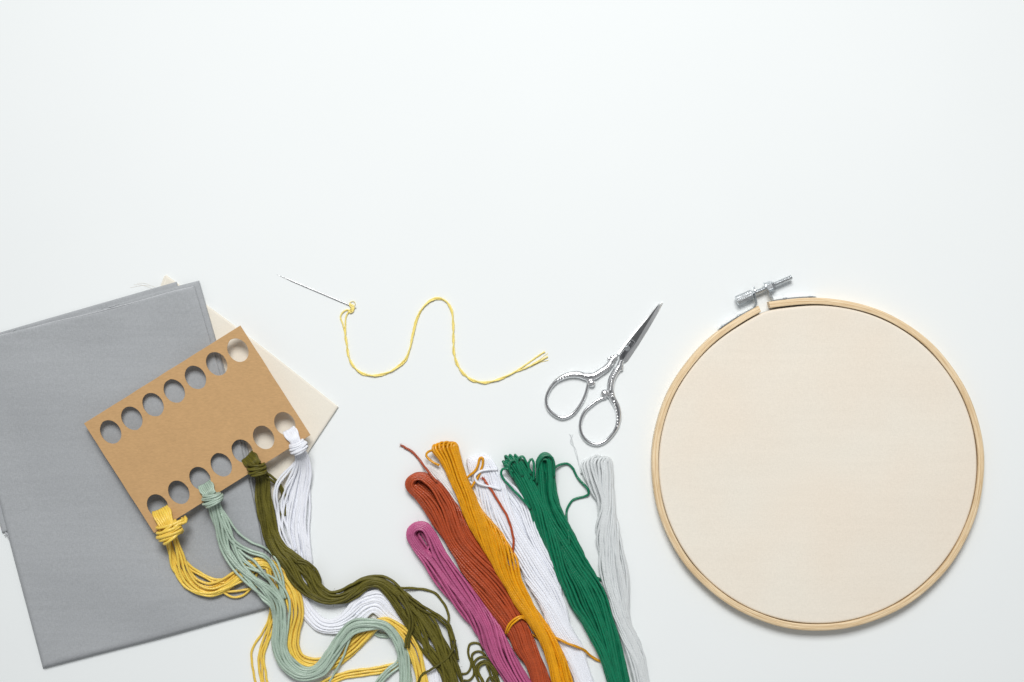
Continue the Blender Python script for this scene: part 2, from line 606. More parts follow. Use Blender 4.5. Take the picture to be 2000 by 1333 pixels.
grey = empty('folded_cloth', W(230, 930), 'large grey cotton cloth folded in layers under the kraft card', 'fabric')
off = lambda pts, dx, dy: [(x + dx, y + dy) for x, y in pts]
cloth_sheet('fabric_layer', [(-86, 684), (150, 625), (389.5, 560)], off(GREY_EDGE_R[:-1], 12.5, 3) + [(530, 1176)],
            [(96, 1291), (300, 1236), (530, 1176)], [(-86, 684), (6, 990), (96, 1291)], 0.2, 4.0, M['grey'], grey, True, 0.5, 11, 4.0)
cloth_sheet('fabric_layer', [(-90, 676), (120, 615), (230, 583.5), (345, 550.5)], [(345, 550.5), (390, 730), (445, 925)],
            [(4, 1041), (220, 985), (445, 925)], [(-90, 676), (-40, 870), (4, 1041)], 3.6, 3.4, M['grey'], grey, True, 0.5, 12, 3.0)
cloth_sheet('fabric_layer', [(-84, 682), (150, 616), (345, 559.5), (389, 548.5)], [(389, 548.5), (420.5, 662), (439, 732), (476, 865), (494, 945), (521, 1074), (529, 1177)],
            [(96, 1292), (300, 1236), (529, 1177)], [(-84, 682), (6, 990), (96, 1292)], 4.4, 4.2, M['grey'], grey, True, 0.5, 13, 3.5)
cloth_sheet('fabric_layer', [(-80, 679), (0, 655), (100, 630), (230, 599), (330, 571), (380, 559.5)], GREY_EDGE_R,
            [(84, 1306), (200, 1276), (300, 1250), (420, 1217), (528, 1188)], [(-80, 679), (0, 988), (40, 1140), (84, 1306)],
            8.2, GREY_T - 8.2, M['grey'], grey, True, 5.0, 14, 5.0, 150, drop=7.6)
tb = Tubes()
edge = [(-60, 672), (0, 655), (60, 640.5), (100, 630), (165, 615), (230, 599), (290, 582.5), (330, 571), (378, 559.8)]
fibre(tb, [(x, y + 0.6) for x, y in edge], 0.9, -0.6, 120, 0.35)
for k in range(3):
    s0 = rng.uniform(0, 1)
    x0, y0 = 0 + 330 * s0, 654 - 84 * s0
    fibre(tb, [(x0, y0), (x0 + rng.uniform(6, 14), y0 - rng.uniform(3, 6)), (x0 + rng.uniform(16, 26), y0 - rng.uniform(4, 10))], 0.25, 0.3)
tb.build('frayed_edge', M['grey_thread'], grey)
tb = Tubes()
for k in range(5):
    fibre(tb, [(8, 1038), (11 + k, 1043), (12 + 2.2 * k - 4, 1047 + rng.uniform(0, 4))], 0.5, -4)
tb.build('frayed_edge', M['grey_thread'], grey)

# ------------------------------------------------------------------ the punched kraft card
CARD_Z = GREY_T + 24.0
TL, TR, BR = np.array((164.6, 827.5)), np.array((469.4, 636.6)), np.array((606.0, 850.0))
BL = TL + BR - TR
ex = (TR - TL) / np.linalg.norm(TR - TL)
ey = (BR - TR) / np.linalg.norm(BR - TR)
holes_top = [np.array((216.3, 844.0)) + i * np.array((41.4, -26.6)) for i in range(7)]
holes_bot = [np.array((308.0, 988.6)) + i * np.array((41.4, -26.75)) for i in range(7)]


def card_mesh():
    cu = bpy.data.curves.new('card_outline', 'CURVE')
    cu.dimensions = '2D'
    cu.fill_mode = 'BOTH'
    cu.extrude = 0.9
    cu.bevel_depth = 0.35
    cu.bevel_resolution = 1

    def loop(pts):
        sp = cu.splines.new('POLY')
        sp.points.add(len(pts) - 1)
        for q, p in zip(sp.points, pts):
            q.co = (p[0], p[1], 0, 1)
        sp.use_cyclic_u = True
    def edge_pts(a, b, m=40):
        d = (b - a) / np.linalg.norm(b - a)
        nrm = np.array((-d[1], d[0]))
        wv = wobble(m, 1, 5)[0] * 0.35 * np.sin(np.linspace(0, math.pi, m))
        return [a + (b - a) * i / m + nrm * wv[i] for i in range(m)]
    loop([W(p[0], p[1], CARD_Z)[:2] for p in edge_pts(TL, TR) + edge_pts(TR, BR) + edge_pts(BR, BL) + edge_pts(BL, TL)])
    for c in holes_top + holes_bot:
        pts = []
        wv = wobble(56, 1, 6)[0] * 0.35
        nick = rng.uniform(0, 6.28)
        for k in range(56):
            a = 2 * math.pi * k / 56
            rr = 1 + wv[k] * 0.02 * math.sin(a / 2) + 0.03 * math.exp(-((a - nick) / 0.12) ** 2)
            p = c + ex * 19.6 * rr * math.cos(a) + ey * 24.6 * rr * math.sin(a)
            pts.append(W(p[0], p[1], CARD_Z)[:2])
        loop(pts)
    o = bpy.data.objects.new('card_outline', cu)
    scene.collection.objects.link(o)
    dg = bpy.context.evaluated_depsgraph_get()
    me = bpy.data.meshes.new_from_object(o.evaluated_get(dg))
    bpy.data.objects.remove(o)
    bpy.data.curves.remove(cu)
    n = len(me.vertices)
    co = np.empty(n * 3)
    me.vertices.foreach_get('co', co)
    co = co.reshape(-1, 3)
    co[:, 2] += CARD_Z
    fs = [list(p.vertices) for p in me.polygons]
    bpy.data.meshes.remove(me)
    return co, fs


cv, cf = card_mesh()
card = mesh_obj('thread_card', cv, cf, M['kraft'], None, smooth=False)
tag(card, 'brown kraft thread card with two rows of oval holes, lying across grey and cream cloth', 'thread card')

# ------------------------------------------------------------------ thread bundles
RAD = 2.4


def shells(hw, hh, rad, tight=1.0):
    """evenly spaced spots on nested ellipses: (angle fraction by arc length, shell size) and the arc-length tables"""
    out, tabs = [], []
    k = 0
    f = 1.0
    while True:
        a, b = (hw - rad) * f, max((hh - rad), 0.6) * f
        th = np.linspace(0, 2 * math.pi, 721)
        x, y = a * np.cos(th), b * np.sin(th)
        L = np.concatenate([[0], np.cumsum(np.hypot(np.diff(x), np.diff(y)))])
        cnt = int(L[-1] / (2.0 * rad * tight))
        if cnt < 4:
            break
        cnt -= cnt % 2
        tabs.append((L / L[-1], th))
        for i in range(cnt):
            out.append(((i + 0.5) / cnt, f, k, 1.0 / cnt))
        k += 1
        f -= 2.0 * rad / hw * 1.05
        if f < 0.15 or k > 3:
            break
    return out, tabs


def disc(n, r, flatten=0.45):
    """n spread-out spots in the unit disc"""
    k = np.arange(n) + 0.5
    rad = np.sqrt(k / n) * 0.97
    th = k * 2.399963 + r.uniform(0, 6.28)
    return np.stack([rad * np.cos(th), rad * np.sin(th)], axis=1)


def ribbon(stations, step=4.0):
    """stations of (Lx,Ly,Rx,Ry[,base,height]) -> centre, half-axis, base, height per sample"""
    A = np.asarray(stations, dtype=float)
    c = (A[:, 0:2] + A[:, 2:4]) / 2
    h = (A[:, 2:4] - A[:, 0:2]) / 2
    L = np.linalg.norm(np.diff(c, axis=0), axis=1).sum()
    n = max(int(L / step), 12)
    Q = spline(np.column_stack([c, h, A[:, 4:6]]), n)
    return Q[:, 0:2], Q[:, 2:4], Q[:, 4], Q[:, 5], n, L


def centre_to_pairs(st):
    """(x, y, width, base, height) along a centre line -> left/right pairs"""
    A = np.asarray(st, dtype=float)
    T = np.gradient(A[:, :2], axis=0)
    T /= np.linalg.norm(T, axis=1, keepdims=True)
    nrm = np.stack([-T[:, 1], T[:, 0]], axis=1)
    out = np.column_stack([A[:, :2] + nrm * A[:, 2:3] / 2, A[:, :2] - nrm * A[:, 2:3] / 2, A[:, 3], A[:, 4]])
    return out


def strands(tb, stations, n, seed, tip=None, twist=(0.0, 0.0), wob=0.16, cycles=2.2, rad=RAD, urange=(-1, 1), gap=None, tipk=1.0, tight=0.95, step=4.0, open_tip=0.0, group=1.5, skew=0.0):
    """A bundle of n strands along a ribbon. tip: 'over' loops fold over in height, 'side' loops lie flat round an eye."""
    r = np.random.default_rng(seed)
    C, Hx, base, hgt, m, L = ribbon(stations, step)
    hw = np.linalg.norm(Hx, axis=1)
    t = np.linspace(0, 1, m)
    ph = twist(t) if callable(twist) else twist[0] + (twist[1] - twist[0]) * t
    ph = ph / (2 * math.pi)
    span = (urange[1] - urange[0]) / 2
    spots, tabs = shells(np.mean(hw) * span, np.mean(hgt) / 2, rad, tight)
    if tip == 'over':
        lead = [q for q in spots if q[0] < 0.5]
        both = lead + [((1 - q[0] + skew) % 1.0,) + q[1:] for q in lead]
    elif tip == 'side':
        lead = [q for q in spots if q[0] < 0.25 or q[0] > 0.75]
        both = lead + [((0.5 - q[0]) % 1.0,) + q[1:] for q in lead]
    else:
        both = spots
    k = len(both)
    calm = 0.25 + 0.75 * sstep(0, 0.15, t)
    wv1 = wobble(m, k, cycles * L / 300.0, r) * calm
    wv2 = wobble(m, k, cycles * L / 300.0, r) * calm
    gF, gP = r.uniform(0.35, 1.0, 6) * L / 260.0, r.uniform(0, 6.28, 6)
    gN, gA = r.integers(1, 4, 6), r.uniform(0.2, 0.5, 6)
    a = np.empty((k, m))
    b = np.empty((k, m))
    for i, (fr, f, kk, sp) in enumerate(both):
        Lt, tht = tabs[kk]
        drift = sum(gA[q] * np.sin(2 * math.pi * (gF[q] * t + gN[q] * fr) + gP[q]) for q in range(6)) * calm
        lift_ = sum(gA[q] * np.sin(2 * math.pi * (gF[q] * 1.3 * t + gN[q] * fr) + gP[q] + 2.0) for q in range(6)) * calm
        th = np.interp((fr + ph + (wv1[i] * wob * 1.0 + drift * group * 0.55) * sp) % 1.0, Lt, tht)
        ff = f * np.clip(1.0 + wv2[i] * wob * 0.2 + lift_ * group * 0.05 - 0.02, 0.2, 1.10)
        a[i], b[i] = ff * np.cos(th), ff * np.sin(th)
    a = urange[0] + (urange[1] - urange[0]) * (a + 1) / 2
    if gap is not None:
        g = gap(t)[None, :] * sstep(-0.55, 0.25, b)
        a = np.sign(a) * (g + (1 - g) * np.abs(a))
    inner = np.maximum(hw - rad, 1.0) / np.maximum(hw, 1e-6)
    xy = C[None] + a[..., None] * (Hx * inner[:, None])[None]
    sup = np.empty((k, m))
    sC = smooth1(support(C), 4)
    for i in range(k):
        s_i = support(xy[i])
        sup[i] = smooth1(np.maximum(s_i, sC * 0.6), 4)
    z = sup + base + rad + (b + 1) / 2 * np.maximum(hgt - 2 * rad, 0.5)
    P = np.concatenate([xy, z[..., None]], axis=2)
    if tip:
        hN = k // 2
        A_, B_ = P[:hN], P[hN:]
        mid = (A_[:, 0] + B_[:, 0]) / 2
        dif = (B_[:, 0] - A_[:, 0]) / 2
        T0 = A_[:, 0] + B_[:, 0] - A_[:, 1] - B_[:, 1]
        T0[:, 2] = 0
        T0 /= np.linalg.norm(T0, axis=1, keepdims=True)
        rr = np.linalg.norm(dif, axis=1)
        bulge = rr * tipk + (r.uniform(0, open_tip, hN) if open_tip else 0)
        na = 14
        arc = []
        for th in np.linspace(0, math.pi, na)[1:-1]:
            arc.append(mid - dif * math.cos(th) + T0 * (bulge * math.sin(th))[:, None])
        arc = np.stack(arc, axis=1)
        P = np.concatenate([A_[:, ::-1], arc, B_], axis=1)
    sh = P.shape
    P = Wn(P.reshape(-1, 3)).reshape(sh)
    tb.add(P, rad * r.uniform(0.92, 1.08, (sh[0], 1)) * np.ones((1, sh[1])))
    for q in range(int(L / 9)):
        i, j = r.integers(0, sh[0]), r.integers(2, sh[1] - 3)
        p, d0 = P[i, j], P[i, j + 1] - P[i, j - 1]
        a0_ = math.atan2(d0[1], d0[0]) + r.choice((-1, 1)) * r.uniform(0.15, 0.9)
        a1_ = a0_ + r.normal(0, 0.7)
        ln = r.uniform(5, 13)
        z0_ = max(p[2], 1.0)
        pts_ = np.array([p, (p[0] + ln * 0.5 * math.cos(a0_), p[1] + ln * 0.5 * math.sin(a0_), z0_ + r.uniform(0.5, 3.5)),
                         (p[0] + ln * (0.5 * math.cos(a0_) + 0.5 * math.cos(a1_)), p[1] + ln * (0.5 * math.sin(a0_) + 0.5 * math.sin(a1_)), z0_ + r.uniform(0.0, 3.0))])
        tb.add(spline(pts_, 7), 0.22, 4, 2, 0.0)
    return P


def stray(tb, pts, rad=2.2, z=0.0, count=1, spread=5.0, seed=0, step=3.5, fray=0, sup=True, wob=0.5):
    """loose strands following a hand-drawn line; pts may carry a third column of extra height"""
    r = np.random.default_rng(seed + 100)
    A = np.asarray([(p + (0,)) if len(p) == 2 else p for p in pts], dtype=float)
    L = np.linalg.norm(np.diff(A[:, :2], axis=0), axis=1).sum()
    n = max(int(L / step), 10)
    Q = spline(A, n)
    T = np.gradient(Q[:, :2], axis=0)
    T /= np.linalg.norm(T, axis=1, keepdims=True) + 1e-9
    nrm = np.stack([-T[:, 1], T[:, 0]], axis=1)
    for i in range(count):
        o = (i - (count - 1) / 2) * spread
        xy = Q[:, :2] + nrm * (o + wobble(n, 1, L / 60.0 if L > 60 else 1, r)[0] * wob * (1 if count == 1 else 2.2))[:, None]
        zz = (smooth1(support(xy), 4) if sup else 0) + Q[:, 2] + z + rad
        tb.add(Wn(np.column_stack([xy, zz])), np.full(n, rad), 8, 3, 0.13)
    if fray:
        p, d0 = Q[-1], T[-1]
        for i in range(fray):
            a = math.atan2(d0[1], d0[0]) + r.normal(0, 0.36)
            ln = r.uniform(5, 10)
            st = np.array([p[:2] + nrm[-1] * r.uniform(-rad, rad) * 0.7 - d0 * 2, p[:2] + d0 * ln * 0.4 + nrm[-1] * r.uniform(-1, 1) * rad,
                           p[:2] + ln * np.array((math.cos(a), math.sin(a)))])
            qq = spline(st, 8)
            zz = np.full(8, p[2] + z + rad * r.uniform(0.4, 1.4))
            tb.add(Wn(np.column_stack([qq, zz + (support(qq) if sup else 0)])), np.linspace(rad * 0.38, rad * 0.16, 8), 5, 2, 0.0)


def Z(st, b, h):
    return [tuple(s) + ((b, h) if len(s) == 4 else ()) for s in st]


SK = 'skeins of embroidery thread fanned out side by side'

# --- off-white skein, half hidden below the mustard one
t = empty('thread_skein', W(940, 1000), 'off white thread skein lying mostly hidden under the mustard skein', 'thread skein', SK)
tb = Tubes()
strands(tb, Z([(833, 915, 862, 908), (846, 934, 884, 918), (866, 960, 914, 936), (892, 992, 948, 962), (925, 1030, 978, 1002), (960, 1075, 1005, 1050), (995, 1122, 1030, 1100)], 0, 13),
        26, 21, 'over', (0, 0.5), 0.2, rad=2.2, open_tip=5)
tb.build('strands', M['offwhite'], t)

# --- white skein
t = empty('thread_skein', W(1050, 1120), 'pure white thread skein between the mustard and green skeins', 'thread skein', SK)
tb = Tubes()
strands(tb, Z([(912, 912, 962, 897), (926, 950, 992, 930), (947, 1000, 1028, 980), (974, 1045, 1053, 1028), (1000, 1085, 1070, 1070), (1022, 1128, 1088, 1112), (1042, 1162, 1102, 1148),
               (1057, 1197, 1112, 1187), (1068, 1226, 1116, 1217), (1080, 1248, 1124, 1238), (1094, 1270, 1136, 1260), (1111, 1307, 1150, 1296), (1121, 1340, 1164, 1334), (1133, 1378, 1178, 1370)], 0, 20),
        46, 22, 'over', lambda t_: 1.2 * np.sin(5 * t_), 0.18, rad=2.3, open_tip=8, skew=-0.1)
tb.build('strands', M['white'], t)
tb = Tubes()
stray(tb, [(972, 918, 16), (952, 918, 21), (936, 922, 22), (927.5, 931, 22), (931, 941, 22), (942, 947, 22), (960, 951, 21), (978, 957, 18)], 2.5, 0, sup=False, seed=3)
tb.build('loose_end', M['white'], t)

# --- rust skein
t = empty('thread_skein', W(930, 1110), 'rust orange thread skein tied with a mustard strand', 'thread skein', SK)
tb = Tubes()
strands(tb, Z([(797, 962, 842, 928), (812, 978, 861, 942), (832, 1007, 882, 970), (852, 1036, 902, 1000), (878, 1075, 926, 1042), (903, 1120, 955, 1088), (930, 1163, 985, 1134),
               (953, 1197, 1005, 1168), (970, 1216, 1016, 1192), (989, 1240, 1034, 1222), (1004, 1270, 1046, 1254), (1026, 1302, 1061, 1290), (1038, 1340, 1077, 1334), (1050, 1378, 1090, 1372)], 0, 25),
        42, 23, 'side', lambda t_: 0.25 + 0.7 * np.sin(7.5 * t_) * sstep(0.1, 0.3, t_), 0.2, gap=lambda t_: 0.25 * (1 - sstep(0.0, 0.12, t_)), tipk=0.95)
tb.build('strands', M['rust'], t)
tb = Tubes()
stray(tb, [(853, 942, 22), (840, 926, 20), (830, 914, 12), (821, 901, 3), (808, 885, 1), (789, 873, 1)], 2.4, 0, fray=9, sup=False, seed=4)
tb.build('loose_end', M['rust'], t)
tb = Tubes()
stray(tb, [(1000, 1084, 17), (1003, 1065, 19), (999.5, 1034, 20), (992, 1013, 21), (978, 988, 21), (964, 964, 21), (951, 946, 21), (946, 938, 20)], 2.4, 0, fray=9, sup=False, seed=5)
tb.build('loose_end', M['rust'], t)

# --- pink skein
t = empty('thread_skein', W(910, 1180), 'mauve pink thread skein with a round eye at its looped end', 'thread skein', SK)
tb = Tubes()
strands(tb, Z([(796, 1058, 845, 1030), (808, 1078, 857, 1048), (823, 1098, 869, 1070), (838, 1121, 884, 1093), (855, 1146, 900, 1117), (887, 1190, 931, 1160), (910, 1217, 950, 1188), (925, 1236, 966, 1208),
               (941, 1264, 986, 1238), (963, 1299, 1006, 1272), (984, 1330, 1024, 1306), (1010, 1372, 1050, 1348)], 0, 25),
        42, 24, 'side', lambda t_: 0.1 + 1.3 * sstep(0.45, 0.8, t_), 0.18, gap=lambda t_: 0.30 * (1 - sstep(0.0, 0.17, t_)), tipk=0.95)
tb.build('strands', M['pink'], t)

# --- mustard skein
t = empty('thread_skein', W(960, 1090), 'mustard yellow thread skein lying over the off white one, beside the rust skein', 'thread skein', SK)
tb = Tubes()
strands(tb, Z([(843, 884, 897, 874), (853, 896, 900, 888), (864, 914, 905, 908), (876, 941, 912, 930), (889, 970, 925, 960), (902, 1003, 942, 996), (917, 1035, 965, 1022), (940, 1074, 985, 1048),
               (954, 1097, 1000, 1072), (970, 1124, 1013, 1099), (989, 1152, 1024, 1131), (1005, 1180, 1040, 1158), (1025, 1208, 1057, 1190), (1043, 1236, 1073, 1220), (1057, 1262, 1088, 1249),
               (1066, 1292, 1104, 1284), (1076, 1332, 1118, 1326), (1086, 1375, 1130, 1368)], 9, 22),
        36, 25, 'over', lambda t_: 0.1 + 2.4 * sstep(0.15, 0.55, t_) + 1.4 * sstep(0.6, 0.95, t_), 0.2, open_tip=5, skew=0.13)
tb.build('strands', M['mustard'], t)
tb = Tubes()
stray(tb, [(858, 910, 20), (848, 905, 20), (838, 897, 18), (833, 889, 17), (836, 884, 17), (843, 880, 19), (851, 880, 22)], 2.4, 0, sup=False, seed=6)
tb.build('loose_loop', M['mustard'], t)
tb = Tubes()
stray(tb, [(908, 939, 16), (914, 932, 18), (927, 921, 21), (934, 907, 21), (939, 894, 21), (942.5, 894, 21), (943, 901, 21), (940, 916, 19), (933, 934, 19), (926, 945, 20), (921, 953, 20)], 2.4, 0, fray=8, sup=False, seed=7)
tb.build('loose_end', M['mustard'], t)
tb = Tubes()
stray(tb, [(1078, 1243, 12), (1090, 1248, 22), (1109, 1257, 24), (1126, 1264, 23), (1141, 1271, 12), (1153, 1281, 3), (1168, 1290, 1), (1180, 1293, 0)], 2.6, 0, sup=False, seed=8)
tb.build('loose_end', M['mustard'], t)
tb = Tubes()
stray(tb, [(988, 1240, 8), (991, 1231, 20), (996, 1221, 25), (1007, 1211, 27), (1019, 1206, 25), (1029, 1212, 14)], 2.0, 0, 2, 4.0, sup=False, seed=9)
stray(tb, [(1036, 1240, 4), (1046, 1243, 5), (1054, 1250, 5)], 2.2, 0, sup=False, seed=10)
tb.build('binding', M['mustard'], t)

# --- silver grey skein
t = empty('thread_skein', W(1200, 1120), 'pale silver grey thread skein at the right end of the fan', 'thread skein', SK)
tb = Tubes()
strands(tb, Z([(1134, 916, 1198, 903), (1140, 934, 1200, 928), (1151, 955, 1200, 950), (1163, 976, 1201, 968), (1168, 992, 1203, 988), (1165, 1022, 1207, 1016), (1164, 1047, 1212, 1040), (1168, 1078, 1219, 1072),
               (1168, 1101, 1224, 1094), (1175, 1139, 1230, 1130), (1188, 1174, 1231, 1166), (1196, 1205, 1231, 1197), (1204, 1226, 1235, 1218), (1214, 1254, 1246, 1244), (1224, 1287, 1259, 1277), (1235, 1328, 1268, 1320), (1247, 1375, 1282, 1368)], 0, 20),
        42, 26, 'over', lambda t_: 0.2 + 1.8 * sstep(0.02, 0.4, t_) - 1.6 * sstep(0.5, 0.9, t_), 0.26, open_tip=5, skew=0.12)
tb.build('strands', M['silver'], t)
tb = Tubes()
for k in range(3):
    stray(tb, [(1136, 925, 5), (1132, 912, 1), (1127, 893, 0), (1122 + k, 876, 0), (1118 - 2 * k, 858 + 3 * k, 0), (1112 + k * 3, 848, 0)], 0.55, 0.3, sup=False, seed=30 + k, wob=1.4)
tb.build('loose_end', M['silver'], t)

# --- green skein
t = empty('thread_skein', W(1120, 1110), 'emerald green thread skein with two open loops at its end', 'thread skein', SK)
tb = Tubes()
COMMON = [(1043, 1022, 1107, 1010), (1057, 1054, 1123, 1042), (1073, 1090, 1141, 1078), (1086, 1121, 1156, 1107), (1099, 1149, 1172, 1134), (1115, 1187, 1187, 1168), (1137, 1220, 1197, 1204), (1150, 1246, 1206, 1230),
          (1162, 1271, 1214, 1258), (1175, 1307, 1223, 1296), (1185, 1337, 1230, 1330), (1195, 1375, 1240, 1366)]
def part_of(st, a, b):
    o = []
    for (lx, ly, rx, ry) in st:
        o.append((lx + (rx - lx) * a, ly + (ry - ly) * a, lx + (rx - lx) * b, ly + (ry - ly) * b))
    return o
strands(tb, Z([(987, 916, 1026, 900), (1000, 936, 1041, 920), (1012, 955, 1052, 945), (1024, 977, 1064, 970), (1034, 1000, 1078, 992)] + part_of(COMMON, 0, 0.68), 0, 24),
        34, 27, 'over', lambda t_: 0.1 + 1.5 * sstep(0.1, 0.5, t_) - 0.9 * sstep(0.6, 0.95, t_), 0.26, open_tip=15, skew=-0.10)
strands(tb, Z([(1046, 908, 1082, 900), (1048, 932, 1085, 930), (1050, 960, 1087, 957), (1055, 990, 1094, 985)] + part_of(COMMON, 0.32, 1), 3, 22),
        34, 28, 'side', lambda t_: 0.1 - 1.3 * sstep(0.1, 0.6, t_) + 0.8 * sstep(0.6, 0.95, t_), 0.26, gap=lambda t_: 0.24 * (1 - sstep(0.0, 0.15, t_)), tipk=0.7, open_tip=10)
tb.build('strands', M['green'], t)
tb = Tubes()
stray(tb, [(1078, 920, 10), (1086, 912, 8), (1094, 907.5, 5), (1107, 906, 2), (1118, 914, 1), (1127, 932, 1), (1139, 946, 4), (1149, 959, 5), (1149.5, 966, 3), (1143, 970, 1), (1130, 973.5, 0), (1117, 979, 0), (1109, 991, 0), (1106, 1006, 1), (1108, 1020, 10), (1109.5, 1042, 18), (1112, 1065, 20)], 2.4, 0, sup=False, seed=11)
stray(tb, [(1156, 1122, 8), (1164, 1128, 2), (1174, 1133, 1), (1184, 1136, 0)], 2.4, 0, sup=False, seed=12)
tb.build('loose_end', M['green'], t)
tb = Tubes()
stray(tb, [(1002, 922, 24), (990, 916, 22), (982, 917, 20), (978.5, 925, 19), (984, 937, 19), (1000, 955, 19), (1019, 974, 19), (1036, 994, 18)], 2.4, 0, sup=False, seed=13)
tb.build('loose_loop', M['green'], t)
tb = Tubes()
stray(tb, [(1034, 935, 20), (1033, 915, 21), (1034, 901, 20), (1038, 896, 19), (1042, 903, 20), (1043, 920, 21), (1042, 938, 20)], 2.4, 0, sup=False, seed=14)
tb.build('loose_loop', M['green'], t)
tb = Tubes()
stray(tb, [(1049, 944, 22), (1049, 918, 25), (1055, 898, 26), (1066, 890, 26), (1077, 893, 25), (1082, 908, 24), (1083, 932, 22)], 2.4, 0, sup=False, seed=15)
tb.build('loose_loop', M['green'], t)
tb = Tubes()
stray(tb, [(1003, 934, 22), (995, 915, 25), (998, 902, 25), (1005, 899, 25), (1012, 908, 25), (1021, 930, 22)], 2.4, 0, sup=False, seed=16)
tb.build('loose_loop', M['green'], t)
tb = Tubes()
stray(tb, [(1019, 930, 22), (1011, 908, 25), (1013, 896, 25), (1020, 892, 25), (1027, 900, 25), (1036, 926, 22)], 2.4, 0, sup=False, seed=17)
tb.build('loose_loop', M['green'], t)

# ------------------------------------------------------------------ threads knotted on the card
BG = 'thread bundles knotted through the card'


def knot(tb, K, p, hw, wraps, pitch, rad, zc, vh, seed):
    """a few close turns wound round a bundle"""
    r = np.random.default_rng(seed)
    K = np.array(K, dtype=float)
    p = np.array(p, dtype=float)
    p /= np.linalg.norm(p)
    d = np.array((-p[1], p[0]))
    if d[1] < 0:
        d = -d
    wraps, pitch, rad = int(wraps * 1.5), pitch / 1.5, rad * 0.78
    for i in range(wraps):
        c = K + d * (i - (wraps - 1) / 2) * pitch
        w = hw * (1.02 - 0.10 * abs(i - (wraps - 1) / 2)) * r.uniform(0.90, 1.05)
        vq = vh * r.uniform(0.85, 1.12)
        tilt = r.normal(0, 0.17)
        pp = p * math.cos(tilt) + d * math.sin(tilt)
        n = 44
        th = np.linspace(0, 2 * math.pi, n)
        bow = 3.0 * np.sin(th)
        xy = c + pp * (w * np.cos(th))[:, None] + d * (bow + pitch * 0.4 * (th / math.pi - 1))[:, None]
        z = zc + vq * np.sin(th)
        tb.add(Wn(np.column_stack([xy, z])), np.full(n, rad * r.uniform(0.95, 1.08)), 9, 3, 0.1)


def neck(tb, hole, K, w0, w1, n, rad, zc, seed):
    """flat run of strands from under the card, up through the hole's lower rim, into the knot"""
    r = np.random.default_rng(seed)
    hole, K = np.array(hole, float), np.array(K, float)
    ax = (K - hole) / np.linalg.norm(K - hole)
    nr = np.array((-ax[1], ax[0]))
    for i in range(n):
        o = (i - (n - 1) / 2) / max((n - 1) / 2, 1)
        bow = 4.0 * (1 - o * o)
        q = [tuple(hole - ax * (7 - bow * 0.3) + nr * o * w0 * 0.9) + (CARD_Z - 7,), tuple(hole - ax * (1.0 - bow * 0.5) + nr * o * w0) + (CARD_Z + 0.5,),
             tuple(hole + ax * 5 + nr * o * w0) + (CARD_Z + rad + 2.6,), tuple((hole + K) / 2 + nr * o * (w0 + w1) / 2) + (CARD_Z + rad + 4.5 + 4.0 * (1 - o * o),), tuple(K + nr * o * w1) + (zc,)]
        A = spline(q, 26)
        A[:, :2] += wobble(26, 2, 1.0, r).T * 0.5
        tb.add(Wn(A), np.full(26, rad * r.uniform(0.95, 1.08)), 9, 3, 0.12)


KZ = CARD_Z + 11.0

# --- white bundle
t = empty('thread_bundle', W(583, 874), 'loose white thread bundle knotted through the end hole, beside the olive bundle', 'thread bundle', BG)
tb = Tubes()
kz = KZ - 6
strands(tb, centre_to_pairs([(583, 876, 26, 18, 14), (590, 897, 30, 14, 14), (590, 920, 40, 8, 13), (585, 948, 52, 4, 12), (579, 990, 62, 2, 12), (578, 1035, 56, 1, 13), (586, 1068, 46, 1, 14), (592, 1100, 42, 1, 13), (586, 1140, 36, 1, 9), (588, 1172, 32, 0, 9), (604, 1199, 32, 0, 9),
                             (630, 1221, 32, 1, 12), (659, 1221, 34, 1, 12), (686, 1206, 44, 1, 12), (711, 1183, 48, 1, 11), (737, 1176, 50, 1, 11), (763, 1198, 44, 0, 9), (793, 1220, 34, 0, 9), (817, 1244, 32, 0, 9), (835, 1275, 34, 0, 9), (845, 1305, 36, 0, 9), (852, 1335, 38, 0, 9), (858, 1375, 38, 0, 9)]),
        26, 41, None, (0, 1.2), 0.30, 1.2, rad=2.4, group=2.2)
tb.build('strands', M['white'], t)
tb = Tubes()
stray(tb, [(586, 890, 22), (578, 903, 18), (561, 921, 14), (544, 943, 14), (538, 965, 12), (541, 998, 8), (552, 1046, 8), (570, 1080, 6)], 2.2, 0, 2, 4.5, seed=42)
tb.build('loose_strand', M['white'], t)
tb = Tubes()
stray(tb, [(588, 892, 20), (578, 922, 12), (558, 955, 10), (550, 985, 8), (560, 1030, 8), (578, 1075, 6)], 2.2, 0, 1, 4, seed=43)
tb.build('loose_strand', M['white'], t)
tb = Tubes()
neck(tb, (567, 845), (581, 868), 12, 7.5, 9, 2.1, KZ - 2, 44)
tb.build('neck', M['white'], t)
tb = Tubes()
knot(tb, (583, 874), (0.9, -0.42), 18, 4, 5.4, 3.1, KZ - 2, 10, 45)
tb.build('knot', M['white'], t)

